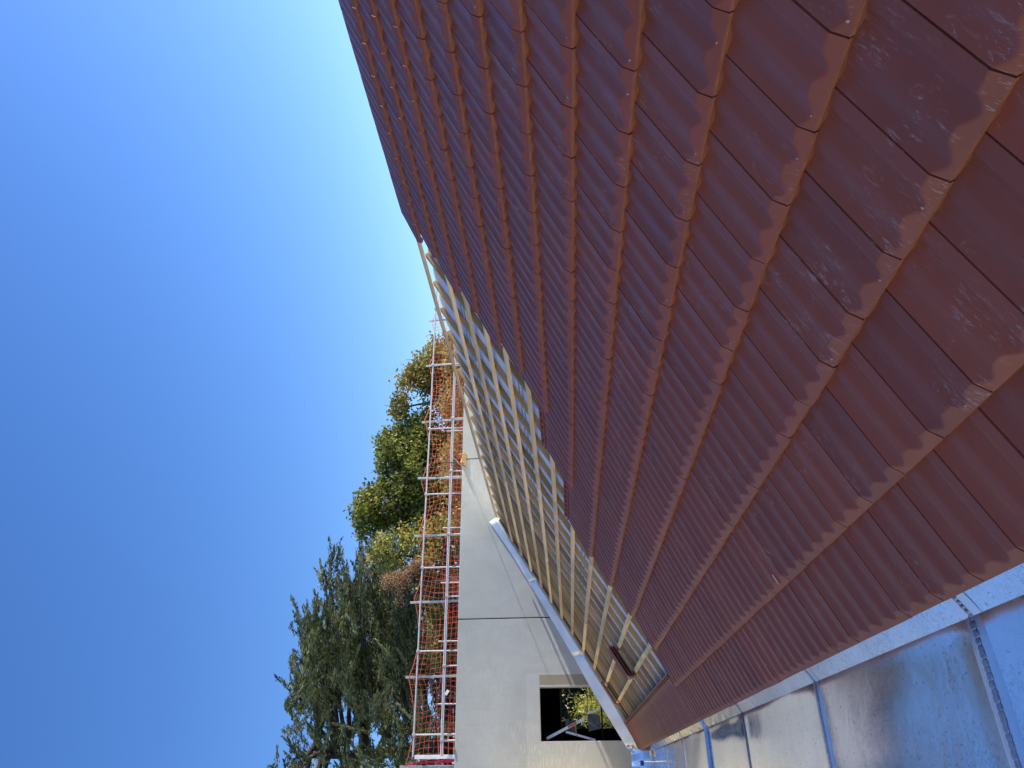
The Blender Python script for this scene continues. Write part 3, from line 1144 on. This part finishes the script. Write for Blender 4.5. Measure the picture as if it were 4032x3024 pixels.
SL = TOP - 0.2
gr = empty('guard_rail', (5, 13.62, SL), 'white upper guard rail with tall white posts, above the concrete wall top', 'guard rail')
mb = MB(); mb.tube([(-0.05, 13.62, 4.275), (3.0, 13.62, 4.28), (7.0, 13.62, 4.27), (11.5, 13.62, 4.27)], 0.018, 10)
mb.build('rail', M['white_steel'], gr, 60)
for x in (0.33, 1.86, 3.56, 5.22, 6.85, 8.60, 10.3):
    mb = MB(); post(mb, x, 13.60, SL, 4.31, 0.016)
    mb.build('post', M['white_steel'], gr, 60)
    mb = MB(); mb.box(x - 0.030, x + 0.030, 13.578, 13.645, 4.245, 4.302)
    mb.build('coupler', M['grey_steel'], gr, bevel=0.006)
lr = empty('scaffold_rail', (5, 13.45, SL), 'white lower double rail on short white posts just above the concrete wall top', 'guard rail')
for z, y, r in ((3.725, 13.53, 0.016), (3.685, 13.47, 0.012)):
    mb = MB(); mb.tube([(-0.05, y, z), (4.0, y, z + 0.005), (8.0, y, z - 0.005), (11.5, y, z)], r, 10)
    mb.build('rail', M['white_steel'], lr, 60)
for x in (0.22, 1.56, 2.92, 4.25, 5.72, 7.05, 8.5, 10.0):
    mb = MB(); post(mb, x, 13.50, SL, 3.70, 0.014)
    mb.build('short_post', M['white_steel'], lr, 60)
    mb = MB(); mb.box(x - 0.026, x + 0.026, 13.455, 13.552, 3.668, 3.742)
    mb.build('coupler', M['grey_steel'], lr, bevel=0.006)
br = empty('far_guard_rail', (3, 14.35, SL), 'row of grey steel stub posts standing behind the red net', 'guard rail')
for x in (-0.3, 0.93, 2.16, 3.40, 4.65, 5.9, 7.1):
    mb = MB(); post(mb, x, 14.3, SL, 3.98, 0.016)
    mb.build('post', M['grey_steel'], br, 60)

net = empty('safety_net', (5, 13.75, SL), 'orange safety net hung on tall grey poles behind the guard rails above the wall', 'safety net')
POLES = [(-0.215, 4.52, 0.0), (1.385, 4.51, 0.02), (2.86, 4.50, 0.03), (4.30, 4.50, 0.02), (5.66, 4.49, -0.05), (7.08, 4.47, 0.12), (8.64, 4.45, 0.10), (10.0, 4.43, 0.02)]
for x, z, ln in POLES:
    mb = MB()
    mb.bar((x + ln * 0.6, 13.72, SL), (x, 13.72, z + 0.02), 0.045, 0.022, up=(0, 1, 0))
    mb.build('net_pole', M['grey_steel'], net, bevel=0.003)


def top_z(x):
    P_ = POLES + [(11.6, 4.4, 0)]
    for (a, za, _), (b, zb, _) in zip(P_[:-1], P_[1:]):
        if a <= x <= b:
            t = (x - a) / (b - a)
            return (za + (zb - za) * t) - 0.045 - 0.15 * (math.sin(math.pi * t) ** 0.9)
    return 4.35


def netting(name, x0, x1, y, zb, topf, cell, r, mat, parent, seed, pinch=0.0):
    random.seed(seed)
    nx = int((x1 - x0) / cell)
    nz = int((topf((x0 + x1) / 2) - zb) / cell) + 1
    ph = [random.uniform(0, 6) for _ in range(6)]
    pts = []
    for i in range(nx + 1):
        c_ = []
        for k in range(nz + 1):
            x = x0 + (x1 - x0) * i / nx
            t = k / nz
            tz = topf(x)
            z = zb + (tz - zb) * t
            xx = x + 0.05 * math.sin(z * 5 + x * 1.3 + ph[0]) * (0.4 + 0.6 * t) + 0.03 * math.sin(x * 3.1 + ph[1]) + random.uniform(-.006, .006)
            zz = z + 0.035 * math.sin(x * 4.4 + ph[2] + t * 2) * math.sin(math.pi * t) + random.uniform(-.005, .005)
            yy = y + 0.04 * math.sin(x * 2.2 + z * 3 + ph[3])
            c_.append(Vector((xx, yy, zz)))
        pts.append(c_)
    mb = MB()
    for i in range(nx + 1):
        mb.tube(pts[i], r, 4, cap=False)
    for k in range(nz + 1):
        mb.tube([pts[i][k] for i in range(nx + 1)], r * (2.0 if k == nz else 1.0), 4, cap=False)
    return mb.build(name, mat, parent)


netting('net_mesh', -0.21, 11.5, 13.74, SL + 0.02, top_z, 0.105, 0.0036, M['net'], net, 1)
net2 = empty('lower_safety_net', (5, 14.1, SL), 'second red net layer bunched low behind the guard rails, just over the wall top', 'safety net')
netting('net_mesh', -0.2, 11.5, 14.12, SL - 0.05, lambda x: 3.86 + 0.07 * math.sin(x * 2.1), 0.12, 0.0030, M['net_red'], net2, 2)
# bundled net and board at the left end of the scaffold
mb = MB()
random.seed(21)
for i in range(26):
    a = random.uniform(-0.03, 0.03); b = random.uniform(-0.03, 0.03)
    mb.tube([(-0.10 + a, 13.66 + b, 3.3), (-0.12 + b, 13.66 + a, 3.6), (-0.14 + a * .6, 13.66 + b, 3.95), (-0.17 + b * .4, 13.66 + a, 4.25), (-0.205, 13.67, 4.46)], 0.004, 4, cap=False)
tag(mb.build('bundled_net', M['net_red']), 'bunch of red netting gathered upright beside the end pole of the guard rail', 'netting')
mb = MB()
mb.box(-0.09, -0.02, 13.60, 13.63, SL, 4.24)
tag(mb.build('end_board', M['white'], bevel=0.004), 'narrow white board closing the end of the guard rails above the wall', 'board')
mb = MB()
mb.bar((1.015, 13.41, 3.655), (1.10, 13.41, 3.60), 0.055, 0.004, up=(0, 1, 0))
tag(mb.build('paper_tag', M['white']), 'little white tag tied to the net over the wall top', 'tag')
mb = MB()
mb.bar((5.735, WALL_Y - 0.022, 3.385), (6.06, WALL_Y - 0.022, 3.395), 0.10, 0.035, up=(0, 1, 0))
mb.bar((5.76, WALL_Y - 0.10, TOP + 0.014), (6.03, WALL_Y + 0.16, TOP + 0.014), 0.07, 0.022, up=(0, 0, 1))
tag(mb.build('wood_offcut', M['raw_wood'], bevel=0.003), 'orange brown timber offcut clamped over the concrete wall top at a panel joint', 'timber')
mb = MB()
mb.tube([(5.80, WALL_Y - 0.05, 3.40), (5.78, WALL_Y - 0.085, 3.385), (5.72, WALL_Y - 0.11, 3.37)], 0.008, 6)
mb.tube([(5.98, WALL_Y + 0.3, 4.0), (5.9, WALL_Y + 0.14, 3.7), (5.85, WALL_Y + 0.02, 3.47)], [0.006, 0.012, 0.015], 6)
tag(mb.build('bent_branch', M['bark']), 'thin bent dark branch leaning on the timber offcut over the wall', 'branch')
# thin rod added beside the offcut only to cast the long shadow line
mb = MB()
mb.tube([(5.66, WALL_Y + 0.01, 3.345), (5.60, 12.85, 3.42), (5.58, 12.40, 3.49)], 0.0055, 6)
tag(mb.build('shadow_rod', M['white_steel']), 'thin rod added beside the timber offcut to cast a long shadow on the wall', 'rod')
mb = MB()
mb.bar((-0.012, WALL_Y - 0.01, TOP + 0.012), (0.10, WALL_Y - 0.01, TOP + 0.012), 0.03, 0.02)
tag(mb.build('wood_wedge', M['raw_wood']), 'small wooden wedge on the wall top near the end of the guard rail', 'timber')

# ------------------------------------------------------------------ things in the window opening
IY = 13.56
mb = MB()
lev = empty('spirit_level', (0.4, IY, 0.97), 'white aluminium level with a red label leaning diagonally in the window opening', 'level')
mb.bar((0.235, IY, 1.70), (0.565, IY, 0.985), 0.052, 0.022, up=(0, 1, 0))
mb.build('level_body', M['alu'], lev, bevel=0.002)
mb = MB()
d = Vector((0.33, 0, -0.715))
a = Vector((0.235, IY - 0.0125, 1.70)) + d * 0.56
b_ = Vector((0.235, IY - 0.0125, 1.70)) + d * 0.79
mb.bar(a, b_, 0.040, 0.003, up=(0, 1, 0))
mb.build('red_label', M['red'], lev)
mb = MB()
mb.bar(Vector((0.235, IY, 1.70)) - d * 0.035, Vector((0.235, IY, 1.70)), 0.054, 0.024, up=(0, 1, 0))
mb.build('end_cap', M['red'], lev)
for t in (0.83,):
    mb = MB()
    c = Vector((0.235, IY - 0.0125, 1.70)) + d * t
    mb.tube([c, c + Vector((0, -0.003, 0))], 0.010, 10)
    mb.build('vial_hole', M['dull_black'], lev)
st = empty('straightedge', (0.27, IY + 0.05, 0.8), 'white metal straightedge lying slanted at the bottom left of the window opening', 'straightedge')
mb = MB(); mb.bar((0.345, IY + 0.05, 1.345), (0.195, IY + 0.05, 0.79), 0.040, 0.02, up=(0, 1, 0)); mb.build('bar_body', M['alu'], st, bevel=0.002)
mb = MB(); mb.tube([(0.285, IY + 0.039, 1.14), (0.285, IY + 0.036, 1.14)], 0.009, 10); mb.build('hole', M['dull_black'], st)


def board(name, q, y, mat, label, cat):
    """four corners (x,z) clockwise"""
    m = MB()
    m.hexa([(q[0][0], y, q[0][1]), (q[1][0], y, q[1][1]), (q[2][0], y, q[2][1]), (q[3][0], y, q[3][1]),
            (q[0][0], y + 0.018, q[0][1]), (q[1][0], y + 0.018, q[1][1]), (q[2][0], y + 0.018, q[2][1]), (q[3][0], y + 0.018, q[3][1])])
    return tag(m.build(name, mat, bevel=0.002), label, cat)


board('grey_board', [(0.565, 1.345), (0.505, 1.135), (0.311, 1.139), (0.347, 1.341)], IY + 0.09, M['greyboard'], 'dark grey dusty board half hidden behind the leaning level', 'board')
board('grey_board', [(0.675, 0.915), (0.622, 0.676), (0.395, 0.672), (0.345, 0.915)], IY + 0.07, M['greyboard'], 'dark grey dusty board at the lower right of the window opening', 'board')
mb = MB(); mb.bar((0.655, IY + 0.03, 0.93), (0.735, IY + 0.03, 0.66), 0.035, 0.02, up=(0, 1, 0))
tag(mb.build('metal_bracket', M['alu'], bevel=0.002), 'short white metal bar sticking up above the lower grey board in the window', 'bar')
mb = MB(); mb.tube([(1.30, IY + 0.3, 0.885), (0.68, IY + 0.3, 0.905)], 0.010, 8)
tag(mb.build('white_rod', M['white_steel']), 'thin white rod lying level across the right side of the window opening', 'rod')
for p0, p1, w_, lb in (((0.60, IY + 0.12, 1.40), (0.55, IY + 0.12, 1.33), 0.014, 'short wooden stick at the top corner of the upper grey board'),
                       ((0.545, IY + 0.14, 1.42), (0.565, IY + 0.14, 1.27), 0.018, 'upright wooden stick behind the top of the upper grey board'),
                       ((0.46, IY + 0.08, 1.16), (0.30, IY + 0.08, 1.145), 0.014, 'thin wooden stick along the lower edge of the upper grey board'),
                       ((0.52, IY + 0.06, 0.92), (0.41, IY + 0.06, 0.74), 0.010, 'thin wooden stick slanting across the lower grey board')):
    mb = MB()
    mb.bar(p0, p1, w_, 0.01, up=(0, 1, 0))
    tag(mb.build('timber_stick', M['raw_wood']), lb, 'timber')
# a dark trestle inside carries all of this
mb = MB()
for x in (-0.2, 1.35):
    mb.bar((x, IY + 0.14, -1.2), (x, IY + 0.14, 1.5), 0.05, 0.05, up=(0, 1, 0))
for z in (0.64, 1.42):
    mb.bar((-0.2, IY + 0.16, z), (1.35, IY + 0.16, z), 0.03, 0.02, up=(0, 1, 0))
tag(mb.build('dark_trestle', M['dark']), 'black trestle in the dark room behind the window opening', 'trestle')
# yellow panel added out of view in the gutter end, to bounce sun on to the wall
mb = MB()
mb.box(-0.69, -0.67, 12.0, 13.27, GZ + 0.03, 2.45)
tag(mb.build('bounce_panel', M['bounce_board'], bevel=0.003), 'unseen yellow panel added in the gutter end to bounce warm light on the concrete wall', 'panel')

# ------------------------------------------------------------------ trees
def quads(centers, dirs, L, Wd, rg, jitter=0.5):
    """small leaf quads: centre, long direction, length and width arrays"""
    n = len(centers)
    d = dirs + rg.normal(0, jitter, (n, 3))
    d /= np.linalg.norm(d, axis=1)[:, None] + 1e-9
    r = rg.normal(0, 1, (n, 3))
    s = np.cross(d, r)
    s /= np.linalg.norm(s, axis=1)[:, None] + 1e-9
    a = d * (L[:, None] / 2)
    b = s * (Wd[:, None] / 2)
    V = np.stack([centers - a - b * 0.6, centers - a * 0.2 + b * -1.0, centers + a, centers - a * 0.2 + b], 1)
    V[:, 0] = centers - a
    return V.reshape(-1, 3), np.arange(n * 4).reshape(n, 4)


def limbs(mb, pts):
    for p, r in pts:
        mb.tube(p, r, 7)


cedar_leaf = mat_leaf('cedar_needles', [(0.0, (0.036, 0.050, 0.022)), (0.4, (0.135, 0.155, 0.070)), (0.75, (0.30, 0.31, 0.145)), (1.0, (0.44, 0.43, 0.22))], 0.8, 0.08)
broad_leaf = mat_leaf('broad_leaves', [(0.0, (0.05, 0.075, 0.014)), (0.45, (0.19, 0.22, 0.045)), (0.8, (0.42, 0.41, 0.10)), (1.0, (0.60, 0.46, 0.15))], 0.5, 0.35)
autumn_leaf = mat_leaf('autumn_leaves', [(0.0, (0.13, 0.13, 0.03)), (0.45, (0.34, 0.30, 0.08)), (0.8, (0.48, 0.33, 0.10)), (1.0, (0.52, 0.25, 0.10))], 0.5, 0.35)
dead_leaf = mat_leaf('dead_twigs', [(0.0, (0.26, 0.15, 0.08)), (1.0, (0.58, 0.38, 0.22))], 0.8, 0.2)
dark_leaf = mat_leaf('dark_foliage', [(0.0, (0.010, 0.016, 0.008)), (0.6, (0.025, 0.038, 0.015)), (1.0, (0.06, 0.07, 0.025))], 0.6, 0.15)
bamboo_leaf = mat_leaf('yellow_green_leaves', [(0.0, (0.20, 0.24, 0.04)), (0.5, (0.55, 0.55, 0.11)), (1.0, (0.88, 0.82, 0.28))], 0.45, 0.4)


def make_cedar(seed=1):
    rg = np.random.default_rng(seed)
    base = np.array([0.9, 33.0, -4.0])
    t = empty('cedar_tree', tuple(base), 'tall dark weeping cedar with feathery sprays rising behind the left of the guard rails', 'tree')
    mb = MB()
    trunk = [base + np.array([0.25 * math.sin(z * .3), 0.1 * math.sin(z * .5), z]) for z in np.linspace(0, 17.0, 16)]
    mb.tube([tuple(p) for p in trunk], [0.62 - 0.035 * i for i in range(16)], 10)
    mb.build('trunk', M['bark'], t, 60)
    mb = MB()
    S, D, T = [], [], []
    nb = 300
    for i in range(nb):
        z = rg.uniform(1.5, 17.6)
        hz = z - 4.0
        # horizontal reach of the crown at this height
        reach = 8.7 * max(0.10, 1 - max(0, (hz - 6.5) / 8.9) ** 4.5) ** 0.62
        reach *= rg.uniform(0.72, 1.06)
        az = rg.uniform(0, 2 * math.pi)
        if rg.random() < 0.35: az = rg.normal(-0.15, 0.6)
        o = np.array([math.cos(az), math.sin(az) * 0.75, 0])
        st_ = base + np.array([0, 0, max(0.5, z - reach * 0.12)])
        n = 9
        pts = []
        wob = rg.normal(0, 0.25, (n + 1, 3)).cumsum(0) * 0.35
        for k in range(n + 1):
            u = k / n
            p = st_ + o * reach * u + np.array([0, 0, reach * (0.20 * u - 0.16 * u * u)]) + wob[k]
            p[2] = min(p[2], 13.9)
            pts.append(p)
        pts = np.array(pts)
        if i % 3 == 0:
            mb.tube([tuple(p) for p in pts], [max(0.012, 0.13 * (1 - k / n) ** 1.2) for k in range(n + 1)], 6)
        # sprays along the outer three quarters
        m = int(8 + reach * 2.0)
        for _ in range(m):
            u = rg.uniform(0.22, 1.0) ** 0.75
            q = u * n
            k = min(int(q), n - 1)
            c = pts[k] + (pts[k + 1] - pts[k]) * (q - k) + rg.normal(0, 0.26, 3)
            sd = o * rg.uniform(0.3, 0.9) + np.array([rg.uniform(0.35, 1.0), 0, rg.uniform(-0.55, 0.50)]) + rg.normal(0, 0.20, 3)
            sd /= np.linalg.norm(sd)
            Ls = rg.uniform(0.7, 1.6)
            tint = np.clip(rg.normal(0.36, 0.24), 0, 1)
            nl = int(85 * Ls) + 12
            w = np.sort(rg.uniform(0, 1, nl))
            bend = np.array([0, 0, 1.0]) * rg.uniform(-0.25, 0.28)
            axis = c + sd * (w * Ls)[:, None] + bend * (w ** 2 * Ls)[:, None]
            spread = (0.075 * (1 - w) ** 0.5 * (0.7 + 0.5 * np.sin(w * 14 + rg.uniform(0, 6))) + 0.012)[:, None]
            P_ = axis + rg.normal(0, 1, (nl, 3)) * spread + np.array([0, 0, -0.06]) * (1 - w)[:, None]
            S.append(P_)
            D.append(np.tile(sd + np.array([0.1, 0, 0.15]), (nl, 1)))
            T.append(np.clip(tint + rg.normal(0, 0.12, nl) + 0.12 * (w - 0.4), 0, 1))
    mb.build('limbs', M['bark'], t, 60)
    S = np.concatenate(S); D = np.concatenate(D); T = np.concatenate(T)
    lim = 1.28 + 12.75 * (S[:, 1] + 1.81) / 34.8
    keep = (S[:, 0] > -9.5) & (S[:, 2] < lim + 0.35 * np.sin(S[:, 0] * 2.3) + 0.25 * np.sin(S[:, 0] * 6.1))
    S, D, T = S[keep], D[keep], T[keep]
    n = len(S)
    V, F = quads(S, D, rg.uniform(0.10, 0.20, n), rg.uniform(0.028, 0.055, n), rg, 0.18)
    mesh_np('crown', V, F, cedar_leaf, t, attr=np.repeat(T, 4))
    return n


def make_broad(name, base, blobs, n_clump, label, leaf, seed, leaf_size=0.16, group=None, spread=0.19, nper=24, tm=0.42, gap=0.5):
    """blobs: (x, y, z, rx, ry, rz) foliage masses"""
    rg = np.random.default_rng(seed)
    t = empty(name, base, label, 'tree', group)
    base = np.array(base, float)
    mb = MB()
    cen = np.array([[b[0], b[1], b[2]] for b in blobs])
    top = cen.mean(0)
    fork = base + (top - base) * 0.55
    mb.tube([tuple(base), tuple(base + (fork - base) * 0.5 + np.array([0.1, 0, 0])), tuple(fork)], [0.26, 0.21, 0.17], 9)
    for b in blobs:
        e = np.array(b[:3])
        midp = (fork + e) / 2 + rg.normal(0, 0.25, 3)
        mb.tube([tuple(fork), tuple(midp), tuple(e)], [0.12, 0.08, 0.035], 7)
        for _ in range(7):
            q = e + rg.normal(0, 1, 3) * np.array(b[3:6]) * 0.55
            mb.tube([tuple(e), tuple((e + q) / 2 + rg.normal(0, .12, 3)), tuple(q)], [0.032, 0.02, 0.008], 5)
    mb.build('trunk', M['bark'], t, 60)
    vol = np.array([b[3] * b[4] * b[5] for b in blobs]) ** 0.8
    pr = vol / vol.sum()
    S, T = [], []
    for i in range(n_clump):
        b = blobs[rg.choice(len(blobs), p=pr)]
        d = rg.normal(0, 1, 3)
        d /= np.linalg.norm(d)
        r = rg.uniform(0.35, 1.0) ** 0.6
        lump = 1 + 0.16 * math.sin(d[0] * 7 + seed) * math.cos(d[2] * 6 + seed * 2)
        c = np.array(b[:3]) + d * r * np.array(b[3:6]) * lump
        g_ = math.sin(c[0] * 2.3 + seed) + math.sin(c[2] * 2.9 + seed * 1.7) + math.sin(c[1] * 2.1 + c[0])
        if g_ < -1.9 + gap: continue
        nl = int(nper * rg.uniform(0.6, 1.3))
        P_ = c + rg.normal(0, 1, (nl, 3)) * np.array([spread, spread, spread * 0.62])
        S.append(P_)
        T.append(np.clip(rg.normal(tm, 0.16) + rg.normal(0, 0.12, nl), 0, 1))
    S = np.concatenate(S); T = np.concatenate(T)
    n = len(S)
    D = rg.normal(0, 1, (n, 3)) + np.array([0, 0, -0.4])
    V, F = quads(S, D, leaf_size * rg.uniform(0.7, 1.3, n), leaf_size * 0.75 * rg.uniform(0.7, 1.2, n), rg, 0.4)
    mesh_np('crown', V, F, leaf, t, attr=np.repeat(T, 4))
    return t


make_cedar()
make_broad('maple_tree', (11.5, 28, -4), [(11.6, 28, 7.0, 2.1, 1.8, 1.9), (10.2, 28.3, 8.9, 1.25, 1.2, 1.35), (9.6, 27.6, 9.6, 0.9, .9, .65), (12.6, 28.2, 8.5, 1.25, 1.2, 1.15),
                                     (10.3, 28, 6.4, 1.5, 1.4, 1.4), (13.5, 28, 7.4, 1.0, 1.1, 1.3), (9.4, 28.4, 8.3, 0.8, .8, .7)],
           1500, 'large green broadleaf tree just right of the cedar, behind the middle of the net', broad_leaf, 3)
make_broad('maple_tree', (16.2, 27.5, -4), [(15.6, 27.5, 7.6, 1.15, 1.1, 0.95), (14.7, 27.6, 8.3, 0.62, .6, .5), (16.8, 27.4, 7.0, 1.1, 1.0, 1.0), (17.0, 27.5, 6.2, 1.3, 1.2, 1.2), (15.3, 27.7, 5.9, 1.2, 1.1, 1.1), (14.4, 27.9, 5.6, 1.0, 1, .9)],
           800, 'browning autumn tree with curling bare twigs at the far right of the treetops', autumn_leaf, 8, tm=0.4, gap=0.9)
make_broad('maple_tree', (7.6, 27, -4), [(7.7, 27, 8.3, 0.75, .8, .75), (8.3, 27.3, 7.2, .8, .8, .8), (7.0, 27, 6.4, 0.9, .9, .9), (8.4, 27, 6.0, 1.0, 1, .9), (5.6, 27.4, 5.9, 1.2, 1, .9), (4.2, 27.4, 6.0, 1.0, .9, .75)],
           560, 'small yellow green broadleaf tree in the gap between the cedar and the large tree', broad_leaf, 12, leaf_size=0.14, tm=0.68, gap=0.7)
make_broad('autumn_bush', (12.0, 24, -4), [(12.6, 24, 4.9, 1.5, 1, 1.1), (10.2, 24.2, 4.9, 1.4, 1, 1.0), (14.8, 24, 4.9, 1.5, 1, 1.0), (8.3, 24.3, 4.7, 1.1, .9, .9)],
           640, 'reddish brown bushy tree low behind the right half of the net', autumn_leaf, 15, leaf_size=0.12, tm=0.72, gap=0.6)
make_broad('dead_conifer', (6.0, 26, -4), [(6.3, 26, 7.55, 0.30, .3, .42), (5.85, 26, 7.35, 0.34, .3, .30), (5.5, 26, 6.9, .32, .3, .26), (6.55, 26, 7.0, .30, .3, .40), (6.0, 26, 6.75, .38, .3, .24), (6.9, 26, 6.75, .22, .3, .34), (6.35, 26, 8.0, .14, .2, .28)],
           300, 'brown dead conifer top between the cedar and the green tree', dead_leaf, 17, leaf_size=0.06, spread=0.13, nper=55, gap=0.7)
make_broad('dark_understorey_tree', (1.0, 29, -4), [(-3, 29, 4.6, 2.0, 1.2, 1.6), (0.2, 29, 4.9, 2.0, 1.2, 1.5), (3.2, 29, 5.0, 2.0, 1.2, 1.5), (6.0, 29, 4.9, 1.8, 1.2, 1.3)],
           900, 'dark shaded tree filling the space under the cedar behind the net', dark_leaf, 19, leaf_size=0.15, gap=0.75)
# hedge seen as a dark mass through the window, and the sunlit shrub
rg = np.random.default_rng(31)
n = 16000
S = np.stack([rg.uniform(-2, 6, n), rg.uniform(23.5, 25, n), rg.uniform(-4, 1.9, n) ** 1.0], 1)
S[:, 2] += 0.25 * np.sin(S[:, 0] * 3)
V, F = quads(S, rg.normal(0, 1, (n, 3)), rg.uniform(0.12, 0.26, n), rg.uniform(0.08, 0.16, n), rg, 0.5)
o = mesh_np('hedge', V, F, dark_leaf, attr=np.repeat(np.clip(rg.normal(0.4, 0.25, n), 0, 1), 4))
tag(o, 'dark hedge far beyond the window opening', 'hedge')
t = empty('bamboo_shrub', (1.3, 20.6, -4), 'bright yellow green sunlit shrub seen through the window opening', 'shrub')
mb = MB()
S, D, T = [], [], []
for i in range(120):
    x = 1.38 + rg.normal(0, 0.30); y = 20.6 + rg.normal(0, .3)
    h = 5.0 + rg.normal(0, 0.22) - abs(x - 1.35) * 0.9
    lean = rg.normal(0, 0.12, 2)
    if i % 3 == 0:
        mb.tube([(x * .6 + .5, y, -4), (x, y, -4 + h * .6), (x + lean[0], y + lean[1], -4 + h)], [0.012, 0.009, 0.003], 5)
    for k in range(46):
        u = rg.uniform(0.62, 1.0)
        c = np.array([x + lean[0] * u, y + lean[1] * u, -4 + h * u]) + rg.normal(0, 0.07, 3)
        dd = np.array([rg.normal(0.25, 0.8), rg.normal(0, 0.7), rg.uniform(0.1, 0.9)])
        S.append(c); D.append(dd); T.append(rg.normal(0.55, 0.25))
S, D, T = np.array(S), np.array(D), np.clip(np.array(T), 0, 1)
n = len(S)
V, F = quads(S, D, rg.uniform(0.09, 0.17, n), rg.uniform(0.014, 0.028, n), rg, 0.15)
mb.build('stems', M['bark'], t, 60)
mesh_np('foliage', V, F, bamboo_leaf, t, attr=np.repeat(T, 4))
